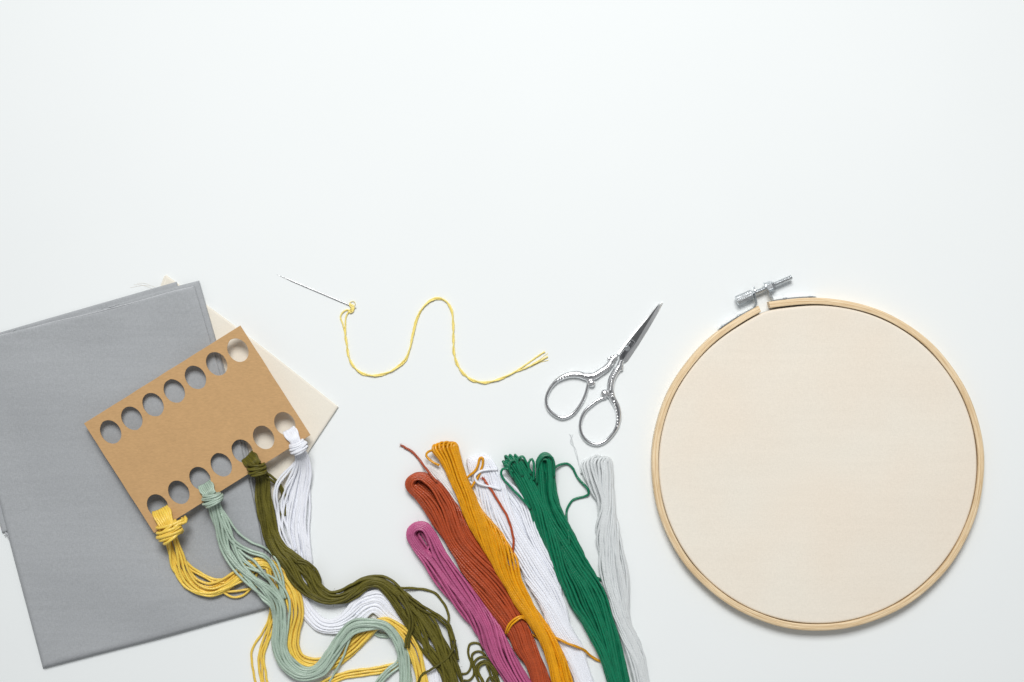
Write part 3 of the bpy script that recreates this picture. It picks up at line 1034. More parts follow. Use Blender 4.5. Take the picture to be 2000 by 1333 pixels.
# --- olive bundle
t = empty('thread_bundle', W(503, 915), 'olive green thread bundle knotted on the card, crossing over the white bundle', 'thread bundle', BG)
tb = Tubes()
strands(tb, centre_to_pairs([(506, 914, 26, 12, 15), (512, 934, 28, 8, 15), (516, 975, 34, 3, 15), (523, 1014, 34, 2, 15), (531, 1048, 32, 3, 15), (547, 1076, 34, 6, 15), (566, 1094, 40, 9, 14), (583, 1114, 50, 10, 13), (598, 1136, 48, 10, 13), (616, 1157, 40, 10, 13), (640, 1170, 34, 10, 14),
                             (664, 1168, 34, 10, 14), (692, 1152, 36, 9, 14), (714, 1138, 32, 9, 15), (740, 1136, 32, 9, 15), (766, 1154, 40, 9, 14), (791, 1179, 50, 9, 13), (818, 1213, 58, 9, 13), (845, 1250, 60, 9, 13), (865, 1286, 56, 8, 13), (879, 1313, 52, 7, 13), (890, 1340, 52, 6, 13), (902, 1378, 52, 6, 13)]),
        18, 51, None, lambda t_: 1.4 * t_ + 0.5 * np.sin(8 * t_), 0.50, 1.2, rad=2.7, group=2.4, tight=1.18)
tb.build('strands', M['olive'], t)
tb = Tubes()
stray(tb, [(766, 1148, 18), (780, 1149, 12), (797, 1149, 6), (813, 1150, 2), (832, 1153, 0), (848, 1158, 0), (866, 1177, 0), (876, 1200, 1), (876, 1222, 6), (884, 1252, 12)], 2.5, 0, seed=52)
tb.build('loose_strand', M['olive'], t)
tb = Tubes()
stray(tb, [(780, 1163, 22), (794, 1184, 24), (803, 1206, 25), (803, 1225, 24), (796, 1250, 22), (795, 1266, 21)], 2.6, 0, 2, 5.5, seed=53)
tb.build('loose_strand', M['olive'], t)
tb = Tubes()
stray(tb, [(889, 1250, 14), (886, 1266, 16), (877, 1282, 17), (862, 1295, 16), (841, 1308, 16), (826, 1317, 15), (818, 1332, 15), (814, 1350, 14)], 2.4, 0, seed=54)
tb.build('loose_strand', M['olive'], t)
tb = Tubes()
stray(tb, [(508, 925, 20), (522, 930, 18), (539, 941, 12), (552, 958, 6), (556, 984, 4), (550, 1010, 4), (545, 1040, 6)], 2.5, 0, 2, 6, seed=55)
tb.build('loose_strand', M['olive'], t)
tb = Tubes()
stray(tb, [(580, 1096, 18), (600, 1100, 18), (614, 1112, 16), (623, 1130, 14), (625, 1148, 10), (634, 1162, 10)], 2.6, 0, 2, 5, seed=56)
tb.build('loose_strand', M['olive'], t)
tb = Tubes()
stray(tb, [(800, 1170, 20), (830, 1190, 16), (856, 1206, 12), (874, 1222, 10), (884, 1250, 8), (892, 1290, 4)], 2.7, 0, 2, 6, seed=57)
tb.build('loose_strand', M['olive'], t)
tb = Tubes()
SQ = [[(902, 1317), (912, 1315), (919, 1306), (920, 1296), (916, 1283), (914, 1270), (918, 1259), (927, 1256), (937, 1259), (943, 1270)],
      [(906, 1329), (914, 1330), (922, 1324), (926, 1312), (924, 1300), (922, 1288), (923, 1278), (930, 1273), (940, 1274), (948, 1281)],
      [(938, 1340), (932, 1325), (928, 1312), (926, 1300), (929, 1290), (938, 1284), (950, 1285), (960, 1294)],
      [(947, 1342), (941, 1325), (932, 1316), (930, 1306), (934, 1297), (944, 1292), (957, 1295), (968, 1308)],
      [(946, 1340), (938, 1322), (934, 1310), (938, 1300), (948, 1296), (962, 1302), (972, 1318)],
      [(966, 1345), (960, 1325), (954, 1308), (950, 1298)],
      [(974, 1345), (966, 1322), (960, 1308), (952, 1297)],
      [(950, 1345), (952, 1330), (958, 1322), (966, 1328), (970, 1345)],
      [(980, 1345), (972, 1325), (964, 1310), (954, 1298)]]
for i, q in enumerate(SQ):
    stray(tb, [(x, y, 1.2 * i * 0.8) for x, y in q], 2.3, 0, sup=False, seed=60 + i, wob=0.2, step=2.5)
tb.build('curled_end', M['olive'], t)
tb = Tubes()
neck(tb, (487, 896), (501, 910), 14, 10, 9, 2.3, KZ - 2, 58)
tb.build('neck', M['olive'], t)
tb = Tubes()
knot(tb, (502, 917), (0.95, -0.28), 20, 4, 5.6, 3.0, KZ - 1, 11, 59)
tb.build('knot', M['olive'], t)

# --- yellow bundle
t = empty('thread_bundle', W(330, 1038), 'golden yellow thread bundle knotted on the corner hole of the card', 'thread bundle', BG)
tb = Tubes()
strands(tb, centre_to_pairs([(331, 1040, 30, 12, 16), (336, 1059, 30, 9, 16), (344, 1088, 36, 5, 14), (356, 1119, 34, 2, 14), (379, 1143, 30, 1, 14), (409, 1152, 28, 1, 14), (437, 1143, 30, 1, 13), (466, 1124, 34, 1, 12), (492, 1106, 36, 0, 11), (516, 1102, 34, 0, 10), (540, 1115, 32, 1, 10), (560, 1142, 34, 4, 11), (574, 1174, 34, 7, 11),
                             (577, 1202, 32, 6, 11), (571, 1234, 30, 1, 12), (570, 1264, 30, 0, 13), (584, 1290, 30, 0, 13), (614, 1300, 32, 0, 12), (650, 1294, 34, 0, 12), (683, 1272, 32, 0, 12), (710, 1244, 28, 0, 12), (732, 1220, 24, 7, 11), (752, 1213, 22, 9, 11), (774, 1224, 26, 9, 11), (795, 1245, 30, 9, 11), (811, 1273, 28, 8, 11), (818, 1305, 28, 7, 11), (824, 1335, 30, 7, 11), (830, 1375, 30, 7, 11)]),
        17, 71, None, lambda t_: 1.6 * t_ + 0.4 * np.sin(9 * t_), 0.45, 1.2, rad=2.6, group=2.2, tight=1.18)
tb.build('strands', M['yellow'], t)
tb = Tubes()
stray(tb, [(520, 1110, 4), (530, 1150, 2), (530, 1178, 2), (524, 1209, 1), (511, 1239, 0), (494, 1266, 0), (491, 1276, 0), (492, 1294, 0), (496, 1318, 0), (501, 1345, 0)], 2.3, 0, seed=72)
tb.build('loose_strand', M['yellow'], t)
tb = Tubes()
stray(tb, [(526, 1110, 4), (536, 1150, 2), (536, 1190, 1), (528, 1228, 0), (517, 1258, 0), (510, 1286, 0), (513, 1316, 0), (520, 1350, 0)], 2.5, 0, 3, 5, seed=73)
tb.build('loose_strand', M['yellow'], t)
tb = Tubes()
stray(tb, [(610, 1350, 0), (645, 1331, 0), (675, 1319, 0), (711, 1313, 0), (747, 1308, 0), (778, 1300, 0), (800, 1288, 2)], 2.6, 0, 3, 5.5, seed=74)
tb.build('loose_strand', M['yellow'], t)
tb = Tubes()
stray(tb, [(425, 1147, 4), (436, 1157, 2), (457, 1167, 0), (474, 1163, 0), (488, 1152, 0), (496, 1138, 0), (502, 1120, 0)], 2.4, 0, seed=75)
tb.build('loose_strand', M['yellow'], t)
tb = Tubes()
stray(tb, [(425, 1150, 3), (448, 1156, 1), (478, 1152, 1), (505, 1146, 1), (535, 1150, 1)], 2.4, 0, seed=76)
tb.build('loose_strand', M['yellow'], t)
tb = Tubes()
stray(tb, [(352, 1086, 8), (372, 1110, 4), (397, 1124, 2), (418, 1134, 3), (440, 1136, 5)], 2.4, 0, 2, 5, seed=77)
tb.build('loose_strand', M['yellow'], t)
tb = Tubes()
neck(tb, (315, 1001), (327, 1028), 16.5, 12, 8, 2.6, KZ, 78)
tb.build('neck', M['yellow'], t)
tb = Tubes()
knot(tb, (330, 1039), (0.94, -0.34), 27, 5, 6.8, 3.7, KZ + 1, 13, 79)
stray(tb, [(338, 1028, CARD_Z + 22), (350, 1022, CARD_Z + 18), (360, 1016, CARD_Z + 11), (358, 1012, CARD_Z + 4)], 3.6, -4, 2, 5, sup=False, seed=80)
tb.build('knot', M['yellow'], t)

# --- sage bundle
t = empty('thread_bundle', W(414, 974), 'pale sage green thread bundle knotted on the card, crossing over the yellow bundle', 'thread bundle', BG)
tb = Tubes()
strands(tb, centre_to_pairs([(415, 976, 26, 12, 14), (421, 996, 28, 8, 14), (433, 1029, 34, 4, 14), (446, 1065, 38, 2, 13), (467, 1098, 42, 7, 12), (496, 1125, 50, 12, 11), (526, 1150, 52, 12, 11), (547, 1178, 44, 14, 12), (550, 1220, 36, 11, 13), (547, 1262, 34, 8, 13), (561, 1297, 34, 8, 13), (592, 1317, 34, 8, 13), (622, 1310, 34, 10, 13), (648, 1280, 36, 12, 12), (669, 1249, 38, 12, 11),
                             (692, 1226, 34, 14, 11), (723, 1220, 26, 17, 11), (751, 1223, 24, 17, 11), (774, 1243, 24, 14, 11), (786, 1272, 24, 9, 11), (792, 1305, 26, 4, 11), (794, 1338, 28, 3, 11), (796, 1375, 30, 3, 11)]),
        16, 81, None, lambda t_: 1.3 * t_ + 0.5 * np.sin(7 * t_), 0.55, 1.2, rad=2.5, group=2.4, tight=1.18)
tb.build('strands', M['sage'], t)
tb = Tubes()
stray(tb, [(426, 985, 14), (442, 1008, 10), (466, 1041, 4), (490, 1059, 2), (518, 1071, 4), (538, 1090, 12), (549, 1118, 14), (556, 1150, 14)], 2.3, 0, seed=82)
tb.build('loose_strand', M['sage'], t)
tb = Tubes()
stray(tb, [(430, 1005, 14), (457, 1058, 10), (487, 1077, 4), (518, 1088, 10), (534, 1106, 13), (545, 1136, 14), (556, 1170, 14)], 2.4, 0, 2, 5, seed=83)
tb.build('loose_strand', M['sage'], t)
tb = Tubes()
stray(tb, [(786, 1268, 10), (780, 1294, 2), (758, 1313, 6), (739, 1335, 6), (728, 1355, 4)], 2.5, 0, 3, 5, seed=84)
tb.build('loose_strand', M['sage'], t)
tb = Tubes()
stray(tb, [(690, 1232, 16), (680, 1256, 14), (667, 1290, 12), (652, 1318, 4), (636, 1345, 0)], 2.2, 0, seed=85)
tb.build('loose_strand', M['sage'], t)
tb = Tubes()
stray(tb, [(782, 1246, 12), (770, 1242, 4), (752, 1243, 1), (738, 1240, 1), (732, 1234, 3), (736, 1228, 8)], 2.2, 0, 2, 4, seed=86)
tb.build('loose_strand', M['sage'], t)
tb = Tubes()
neck(tb, (402, 951), (412, 968), 13.5, 9, 8, 2.2, KZ - 1, 88)
tb.build('neck', M['sage'], t)
tb = Tubes()
knot(tb, (415, 975), (0.94, -0.33), 21, 4, 5.4, 3.0, KZ - 1, 11, 89)
tb.build('knot', M['sage'], t)

# ------------------------------------------------------------------ needle and its thread
nd = empty('sewing_needle', W(611, 566), 'thin steel sewing needle threaded with yellow thread', 'needle')
tb = Tubes()
a, b = np.array((540.6, 536.3)), np.array((684.5, 597.0))
s = np.linspace(0, 1, 40)
P = np.column_stack([a + (b - a) * s[:, None], 1.6 + 1.2 * s])
tb.add(Wn(P), 1.3 * np.clip(s / 0.22, 0.1, 1), 10, 2, 0.0)
tb.build('shaft', M['needle'], nd)
dv = (b - a) / np.linalg.norm(b - a)
nv_ = np.array((-dv[1], dv[0]))
th = np.linspace(0, 2 * math.pi, 40)
xy = b + dv * 5 + dv * (6.5 * np.cos(th))[:, None] + nv_ * (1.5 * np.sin(th))[:, None]
tb = Tubes()
tb.add(Wn(np.column_stack([xy, np.full(40, 2.8)])), 0.75, 8, 2, 0.0)
tb.build('eye', M['needle'], nd)

th_o = empty('needle_thread', W(850, 680), 'yellow thread waving in an S across the table from the needle', 'thread')
tb = Tubes()
main = [(679, 655), (682, 700), (693, 719), (710, 731), (731, 734), (755, 729.5), (776, 717.5), (792, 702.5), (800, 683), (806, 656), (813.5, 626), (825.5, 602), (842, 587), (855.5, 583.4), (870.5, 588.5), (881, 603.5), (885, 629),
        (885.5, 662), (888.5, 698), (899, 722), (920, 741.5), (947, 747.5), (974, 741.5), (1010, 725), (1067, 692)]
main[0] = (677, 671)
Q = spline([(674, 653)] + main, 260)
T = np.gradient(Q, axis=0)
T /= np.linalg.norm(T, axis=1, keepdims=True)
nr = np.stack([-T[:, 1], T[:, 0]], axis=1)
sx = np.linspace(0, 1, 260)
phs = 2 * math.pi * (9 * sx + 0.6 * np.sin(9 * sx))
for k, sg in enumerate((1, -1)):
    amp = 1.0 + 0.7 * np.abs(wobble(260, 1, 9)[0])
    tail = sg * (2.0 + 3.5 * sstep(0.9, 1.0, sx)) * sstep(0.86, 0.93, sx)
    xy = Q + nr * (sg * amp * np.sin(phs) * (1 - sstep(0.86, 0.93, sx)) + tail)[:, None]
    z = 2.4 + sg * 1.4 * np.cos(phs)
    tb.add(Wn(np.column_stack([xy, z])), 1.45, 8, 2, 0.16, 12)
for off_, z0 in (((0, 0), 0), ((-4, 6), 0.4), ((2, 9), 0.2)):
    stray(tb, [(1040, 711 + off_[1] * 0.5), (1056, 701 + off_[1] * 0.7), (1070 + off_[0] * 0.6, 691 + off_[1] * 1.5)], 0.5, z0, sup=False, seed=int(off_[1]) + 90)
stray(tb, [(674, 655), (669.5, 632), (665.5, 620), (671, 609.5), (678, 605.5), (685, 607)], 1.5, 0.6, sup=False, seed=93)
stray(tb, [(675, 655), (674.5, 637), (676, 620), (681, 611), (686, 607)], 1.5, 0.4, sup=False, seed=94)
tb.build('strands', M['lemon'], th_o)
tb = Tubes()
stray(tb, [(686, 608), (690, 604), (687.5, 599), (684, 597), (683, 593)], 1.7, 1.2, 2, 2.2, sup=False, seed=95)
stray(tb, [(680, 608), (685, 611), (690, 607), (688, 602), (684, 604)], 1.5, 1.8, sup=False, seed=96)
stray(tb, [(683, 592), (687, 589), (692, 589), (694, 594), (691, 600), (688, 603)], 0.6, 2.2, sup=False, seed=97)
tb.build('knot', M['lemon'], th_o)

# ------------------------------------------------------------------ embroidery scissors
sc = empty('embroidery_scissors', W(1180, 730), 'small ornate silver embroidery scissors with oval finger loops', 'scissors')
ZS = lambda x, y: (1040 + x / 4.164, 570 + y / 4.164)


def plate(name, outline, z0, z1, mat, parent, bevel=1.2, ridge=None):
    """a flat piece of steel cut along an outline, with eased edges"""
    bm = bmesh.new()
    vs = [bm.verts.new(W(x, y, z0)) for x, y in outline]
    f = bm.faces.new(vs)
    r = bmesh.ops.extrude_face_region(bm, geom=[f])
    for v in r['geom']:
        if isinstance(v, bmesh.types.BMVert):
            v.co.z = z1
    top = [v for v in r['geom'] if isinstance(v, bmesh.types.BMFace)]
    bmesh.ops.recalc_face_normals(bm, faces=bm.faces)
    if bevel:
        ed = [e_ for e_ in bm.edges if all(abs(v.co.z - z1) < 1e-4 for v in e_.verts)]
        bmesh.ops.bevel(bm, geom=ed, offset=bevel, segments=2, affect='EDGES', profile=0.6, clamp_overlap=True)
    return from_bm(name, bm, mat, parent)


def remeshed(name, tubes, blobs, mat, parent, voxel=0.5):
    """fuse overlapping tubes and lumps into one cast piece"""
    V, F, base = [], [], 0
    for P, R, fl in tubes:
        tb_ = Tubes()
        tb_.add(P, R, 14, 2, 0.0, flat=fl)
        v, f = np.vstack(tb_.v), np.vstack(tb_.f)
        V.append(v); F += [list(map(int, q + base)) for q in f]
        base += len(v)
    for c, rad, sc_, ang in blobs:
        bm = bmesh.new()
        bmesh.ops.create_icosphere(bm, subdivisions=2, radius=1.0)
        ca_, sa_ = math.cos(ang), math.sin(ang)
        vv = np.array([v.co[:] for v in bm.verts]) * (rad * sc_[0], rad * sc_[1], rad * sc_[2])
        vv = np.stack([vv[:, 0] * ca_ - vv[:, 1] * sa_, vv[:, 0] * sa_ + vv[:, 1] * ca_, vv[:, 2]], 1) + c
        F += [[v.index + base for v in f.verts] for f in bm.faces]
        base += len(vv)
        V.append(vv)
        bm.free()
    V = np.vstack(V)
    me = bpy.data.meshes.new('tmp')
    me.from_pydata([tuple(x) for x in V], [], F)
    o = bpy.data.objects.new('tmp', me)
    scene.collection.objects.link(o)
    md = o.modifiers.new('r', 'REMESH'); md.mode = 'VOXEL'; md.voxel_size = voxel
    sm = o.modifiers.new('s', 'SMOOTH'); sm.factor = 0.5; sm.iterations = 6
    dg = bpy.context.evaluated_depsgraph_get()
    m2 = bpy.data.meshes.new_from_object(o.evaluated_get(dg))
    bpy.data.objects.remove(o); bpy.data.meshes.remove(me)
    co = np.empty(len(m2.vertices) * 3); m2.vertices.foreach_get('co', co)
    fs = [list(p.vertices) for p in m2.polygons]
    bpy.data.meshes.remove(m2)
    return mesh_obj(name, co.reshape(-1, 3), fs, mat, parent, smooth=True)


def zpath(pts, n, z, closed=False):
    P = [ZS(*p[:2]) + tuple(p[2:]) for p in pts]
    if closed:
        P = P[-2:] + P + P[:3]
    Q = spline(P, n)
    return Q


def handle(ring, shank, beads, lumps, z, mirror_side, name):
    tubes, blobs = [], []
    R = zpath(ring, 150, z)
    tubes.append((Wn(np.column_stack([R[:, :2], np.full(150, z)])), R[:, 2], 0.85))
    Sh = zpath(shank, 70, z)
    tubes.append((Wn(np.column_stack([Sh[:, :2], np.full(70, z)])), Sh[:, 2], 0.75))
    for (x, y, r_, sx_, sy_, ang) in lumps:
        u, v = ZS(x, y)
        blobs.append((W(u, v, z), r_, (sx_, sy_, 0.9), ang))
    for (x, y, r_, up) in beads:
        u, v = ZS(x, y)
        blobs.append((W(u, v, z + up), r_, (1, 1, 0.8), 0))
    return remeshed(name, tubes, blobs, M['relief'], sc)


zs = 9.0
# the handle on the left: ring, ornamented shoulder, scroll by the pivot
ringA = [(452, 745, 2.9), (440, 800, 2.9), (415, 870, 3.1), (375, 940, 3.2), (310, 1005, 3.4), (240, 1026, 3.5), (170, 995, 3.5), (120, 935, 3.4), (110, 880, 3.3), (135, 800, 3.4), (190, 730, 4.1), (255, 690, 5.6), (330, 672, 6.6), (400, 678, 7.1), (450, 700, 6.3)]
shankA = [(395, 680, 6.7), (450, 690, 8.1), (500, 685, 7.6), (550, 655, 7.2), (600, 620, 7.2), (640, 575, 6.8), (660, 545, 5.8), (686, 520, 3.8)]
beadsA = [(500 + i * 14, 686 - i * 8, 1.15, 5.5) for i in range(8)] + [(612 + i * 8, 622 - i * 12, 1.1, 5.2) for i in range(4)]
beadsA += [(205 + i * 22, (722 - i * 9) if i < 5 else 676, 1.5, 4.7 + (i % 2) * 0.5) for i in range(9)]
beadsA += [(425, 665, 1.2, 5.2), (425, 685, 1.2, 5.2), (445, 668, 1.2, 5.2), (462, 690, 1.3, 5.0)]
lumpsA = [(480, 742, 8.2, 1.0, 1.0, 0), (460, 722, 5.0, 1, 1, 0), (470, 708, 5.0, 1, 1, 0), (622, 545, 3.6, 1, 1, 0), (648, 530, 4.4, 1.3, 0.8, 0.4)]
handle(ringA, shankA, beadsA, lumpsA, zs, 1, 'handle')
# the handle on the right
ringB = [(598, 858, 3.1), (555, 872, 3.2), (490, 915, 3.3), (425, 975, 3.4), (395, 1040, 3.4), (388, 1110, 3.4), (410, 1175, 3.4), (460, 1225, 3.5), (520, 1242, 3.5), (590, 1218, 3.4), (645, 1165, 3.6), (685, 1100, 4.1), (700, 1030, 5.3), (696, 960, 6.0), (672, 900, 6.6), (650, 860, 6.3)]
shankB = [(668, 900, 6.3), (642, 840, 7.4), (634, 785, 7.2), (640, 730, 7.2), (660, 680, 6.8), (685, 640, 6.8), (708, 610, 6.3), (718, 575, 5.3), (728, 555, 5.0)]
beadsB = [(632 + i * 2.5, 800 - i * 13, 1.15, 5.4) for i in range(7)] + [(655 + i * 8, 698 - i * 15, 1.1, 5.2) for i in range(5)]
beadsB += [(664 + i * 5 if i < 5 else 690, 895 + i * 25, 1.5, 4.9 + (i % 2) * 0.5) for i in range(9)]
beadsB += [(640, 835, 1.2, 5.6), (655, 832, 1.2, 5.6), (642, 855, 1.2, 5.6), (658, 852, 1.2, 5.6)]
lumpsB = [(588, 828, 8.6, 1.0, 1.0, 0), (606, 838, 5.0, 1, 1, 0), (622, 845, 5.0, 1, 1, 0), (590, 852, 3.6, 1, 1, 0), (722, 628, 4.2, 1, 1, 0), (728, 605, 3.4, 1, 1, 0), (712, 585, 3.8, 1.3, 0.8, 0.3)]
handle(ringB, shankB, beadsB, lumpsB, zs - 1.0, -1, 'handle')

# blades: the lower one shows as a bright strip along the right, the upper one carries the pivot block
def flank(name, outer, inner, z_out, z_in, z_low, mat, parent):
    """a blade flank: a facet sloping down from its inner line to its outer edge, closed underneath"""
    n_ = len(outer)
    V = [W(*ZS(*p), z_out) for p in outer] + [W(*ZS(*p), z_in) for p in inner] + [W(*ZS(*p), z_low) for p in outer] + [W(*ZS(*p), z_low) for p in inner]
    F = []
    for i in range(n_ - 1):
        F += [(i, i + 1, n_ + i + 1, n_ + i), (2 * n_ + i, 3 * n_ + i, 3 * n_ + i + 1, 2 * n_ + i + 1),
              (i, 2 * n_ + i, 2 * n_ + i + 1, i + 1), (n_ + i, n_ + i + 1, 3 * n_ + i + 1, 3 * n_ + i)]
    F += [(0, n_, 3 * n_, 2 * n_), (n_ - 1, 3 * n_ - 1, 4 * n_ - 1, 2 * n_ - 1)]
    bm = bmesh.new()
    vs = [bm.verts.new(v) for v in V]
    for f in F:
        bm.faces.new([vs[k] for k in f])
    return from_bm(name, bm, mat, parent)


# lower blade: shows as a bright strip along the right of the dark face
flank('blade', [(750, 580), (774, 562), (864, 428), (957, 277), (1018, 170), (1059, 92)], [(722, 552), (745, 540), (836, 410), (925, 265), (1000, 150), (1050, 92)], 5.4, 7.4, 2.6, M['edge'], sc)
# upper blade: flank coloured bright on the left, dark reflection coloured into the flat face
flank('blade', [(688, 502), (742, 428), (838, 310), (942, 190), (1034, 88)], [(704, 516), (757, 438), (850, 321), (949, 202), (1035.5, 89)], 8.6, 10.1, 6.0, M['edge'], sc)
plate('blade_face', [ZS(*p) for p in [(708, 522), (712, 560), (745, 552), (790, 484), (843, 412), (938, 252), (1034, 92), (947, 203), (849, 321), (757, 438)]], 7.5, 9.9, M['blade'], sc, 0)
plate('pivot_block', [ZS(*p) for p in [(706, 520), (710, 562), (744, 554), (790, 484), (838, 412), (806, 386), (792, 410), (752, 462)]], 9.95, 11.8, M['chrome'], sc, 1.1)
bm = bmesh.new()
bmesh.ops.create_cone(bm, cap_ends=True, segments=28, radius1=5.6, radius2=4.8, depth=2.2)
c = W(1225, 680.5, 12.6)
for v in bm.verts: v.co += Vector(c)
ed = [e_ for e_ in bm.edges if all(v.co.z > c[2] for v in e_.verts)]
bmesh.ops.bevel(bm, geom=ed, offset=0.8, segments=2, affect='EDGES')
from_bm('pivot_screw', bm, M['zinc'], sc)

sc.location.z = -2.4 * S          # the steel rests on the table

# ------------------------------------------------------------------ embroidery hoop
HZ = 28.0
kH = 1 - HZ / D
hc = W(1598, 908, HZ)[:2]
Ro, Ri = 325.0 * kH, 312.3 * kH
hoop = empty('embroidery_hoop', (hc[0], hc[1], 0), 'round bamboo embroidery hoop with a metal tightening screw', 'embroidery hoop')
a0, a1 = math.radians(106.9), math.radians(110.5 - 360)


def flare(a):
    d0 = abs(a - a0)
    d1 = abs(a - a1)
    return 7.0 * math.exp(-d0 / 0.16) + 5.5 * math.exp(-d1 / 0.16)


def sweep_ring(prof, n=420, closed=False, fl=True, A0=a0, A1=a1):
    V, U = [], []
    k = len(prof)
    per = np.concatenate([[0], np.cumsum(np.linalg.norm(np.diff(np.array(prof), axis=0), axis=1))])
    for i in range(n):
        a = A0 + (A1 - A0) * i / ((n if closed else n - 1))
        ff = flare(a) if fl else 0.0
        jit = 0.35 * math.sin(7 * a + 1) + 0.25 * math.sin(17 * a)
        for j, (r_, z_) in enumerate(prof):
            rr = r_ + ff + jit
            V.append((hc[0] + rr * math.cos(a), hc[1] + rr * math.sin(a), z_))
            U.append((a * Ro, per[j]))
    F = []
    for i in range(n if closed else n - 1):
        i2 = (i + 1) % n
        for j in range(k):
            j2 = (j + 1) % k
            F.append((i * k + j, i2 * k + j, i2 * k + j2, i * k + j2))
    if not closed:
        F.append(tuple(range(k)))
        F.append(tuple(range((n - 1) * k + k - 1, (n - 1) * k - 1, -1)))
    return V, F, U


b_ = 1.6
prof = [(Ri, b_), (Ri, HZ * 0.5), (Ri, HZ - b_), (Ri + 0.5, HZ - 0.4), (Ri + b_, HZ), (Ri + 5.2, HZ), (Ri + 5.8, HZ - 0.55), (Ri + 6.4, HZ), (Ro - 3.0, HZ - 0.3), (Ro - 1.0, HZ - 1.4), (Ro, HZ - 3.2), (Ro + 0.3, HZ * 0.5), (Ro, b_), (Ro - b_, 0.1), (Ri + b_, 0.1)]
V_, F_, U_ = sweep_ring(prof)
mesh_obj('outer_ring', V_, F_, M['wood'], hoop, U_, smooth=False)
# stretched fabric
fab_r = Ri - 0.8
rings = [(0.0, 0)] + [(fab_r * q, 0) for q in np.linspace(0.03, 0.965, 60)] + [(fab_r - 6, 0), (fab_r - 4, -0.15), (fab_r - 2.6, -0.5), (fab_r - 1.3, -1.4), (fab_r - 0.4, -3.0), (fab_r, -6.0), (fab_r, -22.0)]
n_a = 200
V_, F_ = [], []
frs = np.random.default_rng(5)
ph = frs.uniform(0, 6.28, 8)
for i, (r_, dz) in enumerate(rings):
    for j in range(n_a):
        a = 2 * math.pi * j / n_a
        r_ = rings[i][0]
        q = r_ / fab_r
        rq = r_
        r_ = rq * (1 + 0.75 * (6.0 * math.exp(-(((a - math.radians(108.7) + math.pi) % (2 * math.pi) - math.pi) / 0.12) ** 2)) / fab_r * (r_ / fab_r) ** 8)
        und = 0.8 * math.sin(0.011 * r_ * math.cos(a + 0.3) + ph[0]) + 0.5 * math.sin(0.021 * r_ * math.sin(a - 0.5) + ph[1])
        V_.append((hc[0] + r_ * math.cos(a), hc[1] + r_ * math.sin(a), HZ - 3.2 + dz + und * (1 - q ** 3) * 1.2))
for i in range(len(rings) - 1):
    for j in range(n_a):
        j2 = (j + 1) % n_a
        F_.append((i * n_a + j, (i + 1) * n_a + j, (i + 1) * n_a + j2, i * n_a + j2))
fab = mesh_obj('stretched_fabric', V_, F_, M['calico'], None, smooth=True, loc=(hc[0], hc[1], HZ - 26))
tag(fab, 'blank cream fabric stretched taut in the round hoop', 'fabric')

# metal brackets: a strap along the ring and a flange standing out at the gap
ZH = 14.0


def bracket(ang_from, ang_to, foot, tipx, rivet_angles):
    pts = []
    for k in range(24):
        a = ang_from + (ang_to - ang_from) * k / 23
        rr = Ro + flare(a) + 1.6
        pts.append(np.array((hc[0] + rr * math.cos(a), hc[1] + rr * math.sin(a))))
    f0, f1 = W(*foot, ZH)[:2], W(*tipx, ZH)[:2]
    path = pts + [pts[-1] * 0.4 + f0 * 0.6, f0, f0 + (f1 - f0) * 0.3, f0 + (f1 - f0) * 0.65, f1]
    path = np.array(path)
    Q = spline(path, 90)
    T = np.gradient(Q, axis=0)
    T /= np.linalg.norm(T, axis=1, keepdims=True)
    nr_ = np.stack([-T[:, 1], T[:, 0]], 1)
    V, F = [], []
    L = np.concatenate([[0], np.cumsum(np.linalg.norm(np.diff(Q, axis=0), axis=1))])
    for i in range(90):
        w = 10.0
        tail = min(L[i], 9.0) / 9.0
        w = 10.0 * math.sqrt(max(1 - (1 - tail) ** 2, 0.04))
        head = min(L[-1] - L[i], 10.0) / 10.0
        w = min(w, 10.0 * math.sqrt(max(1 - (1 - head) ** 2, 0.04)))
        for s_, zz in ((-0.9, -w), (0.9, -w), (0.9, w), (-0.9, w)):
            V.append((Q[i, 0] + nr_[i, 0] * s_, Q[i, 1] + nr_[i, 1] * s_, ZH + zz))
    for i in range(89):
        for j in range(4):
            j2 = (j + 1) % 4
            F.append((i * 4 + j, (i + 1) * 4 + j, (i + 1) * 4 + j2, i * 4 + j2))
    F += [(0, 1, 2, 3), (89 * 4 + 3, 89 * 4 + 2, 89 * 4 + 1, 89 * 4)]
    o = mesh_obj('bracket', V, F, M['zinc'], hoop, smooth=False)
    for a in rivet_angles:
        bm = bmesh.new()
        bmesh.ops.create_uvsphere(bm, u_segments=16, v_segments=8, radius=6.0)
        rr = Ro + flare(a) + 2.2
        for v in bm.verts:
            x, y, z = v.co
            x *= 0.36
            v.co = (hc[0] + (rr + x) * math.cos(a) - y * math.sin(a), hc[1] + (rr + x) * math.sin(a) + y * math.cos(a), ZH + z)
        from_bm('rivet', bm, M['zinc'], o, True)
    return o


bracket(math.radians(126.5), math.radians(112.6) , (1476.5, 595), (1472.5, 560), (math.radians(124.2), math.radians(117.8)))
bracket(math.radians(90.2), math.radians(105.3), (1508.5, 586), (1491.5, 552), (math.radians(92.2), math.radians(101.0)))

# tightening screw
ax_a, ax_b = np.array(W(1471, 574, ZH)), np.array(W(1546.5, 541.5, ZH))
dirv = Vector(ax_b - ax_a).normalized()
LEN = np.linalg.norm(ax_b - ax_a)
sidev = dirv.cross(Vector((0, 0, 1))).normalized()
upv = Vector((0, 0, 1))


def axial(s_, r_, a):
    return Vector(ax_a) + dirv * s_ + (sidev * math.cos(a) + upv * math.sin(a)) * r_


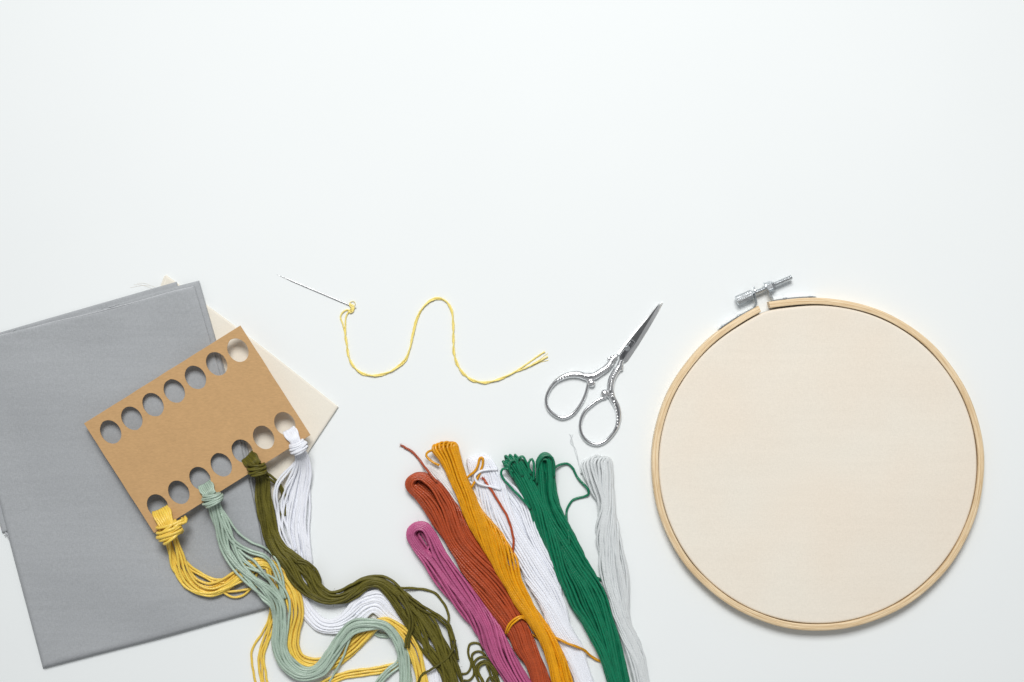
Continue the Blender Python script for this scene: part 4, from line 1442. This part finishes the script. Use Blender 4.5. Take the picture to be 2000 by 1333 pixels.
screw = empty('tightening_screw', (0, 0, 0), None, None)
screw.parent = hoop
screw.location = (Vector(ax_a) * S) - hoop.location
V, F = [], []
n_s, n_r = 300, 26
for i in range(n_s):
    s_ = -4 + (LEN + 4) * i / (n_s - 1)
    for j in range(n_r):
        a = 2 * math.pi * j / n_r
        u_ = (s_ / 3.0 + j / n_r) % 1.0
        r_ = 4.0 + 0.95 * (1 - abs(2 * u_ - 1))
        if i >= n_s - 3: r_ *= 0.82
        V.append(axial(s_, r_, a))
for i in range(n_s - 1):
    for j in range(n_r):
        j2 = (j + 1) % n_r
        F.append((i * n_r + j, (i + 1) * n_r + j, (i + 1) * n_r + j2, i * n_r + j2))
F += [tuple(range(n_r)), tuple(range((n_s - 1) * n_r + n_r - 1, (n_s - 1) * n_r - 1, -1))]
mesh_obj('threaded_rod', V, F, M['zinc'], screw, smooth=True)
# knurled thumb knob
V, F = [], []
n_s, n_r = 90, 150
K0, K1 = -35.5, -1.5
for i in range(n_s):
    q = i / (n_s - 1)
    s_ = K0 + (K1 - K0) * q
    ease = min(1.0, 0.86 + 4 * min(q, 1 - q))
    for j in range(n_r):
        a = 2 * math.pi * j / n_r
        g1 = abs(((a * 22 / (2 * math.pi)) + s_ / 4.2) % 1.0 - 0.5) * 2
        g2 = abs(((a * 22 / (2 * math.pi)) - s_ / 4.2) % 1.0 - 0.5) * 2
        r_ = (9.1 * ease) + (0.5 * min(g1, g2) if 0.04 < q < 0.96 else 0.2)
        V.append(axial(s_, r_, a))
for i in range(n_s - 1):
    for j in range(n_r):
        j2 = (j + 1) % n_r
        F.append((i * n_r + j, (i + 1) * n_r + j, (i + 1) * n_r + j2, i * n_r + j2))
F += [tuple(range(n_r)), tuple(range((n_s - 1) * n_r + n_r - 1, (n_s - 1) * n_r - 1, -1))]
mesh_obj('knob', V, F, M['zinc'], screw, smooth=False)


def prism(name, s0, s1, r_, sides, rot, bev=0.9):
    bm = bmesh.new()
    lo = [bm.verts.new(axial(s0, r_, rot + 2 * math.pi * j / sides)) for j in range(sides)]
    hi = [bm.verts.new(axial(s1, r_, rot + 2 * math.pi * j / sides)) for j in range(sides)]
    bm.faces.new(lo)
    bm.faces.new(hi[::-1])
    for j in range(sides):
        bm.faces.new((lo[j], lo[(j + 1) % sides], hi[(j + 1) % sides], hi[j]))
    bmesh.ops.recalc_face_normals(bm, faces=bm.faces)
    bmesh.ops.bevel(bm, geom=list(bm.edges), offset=bev, segments=2, affect='EDGES')
    return from_bm(name, bm, M['zinc'], screw)


prism('nut', 27.0, 39.5, 10.8, 6, 0.05)
prism('nut', 40.2, 44.5, 9.6, 4, 0.5)
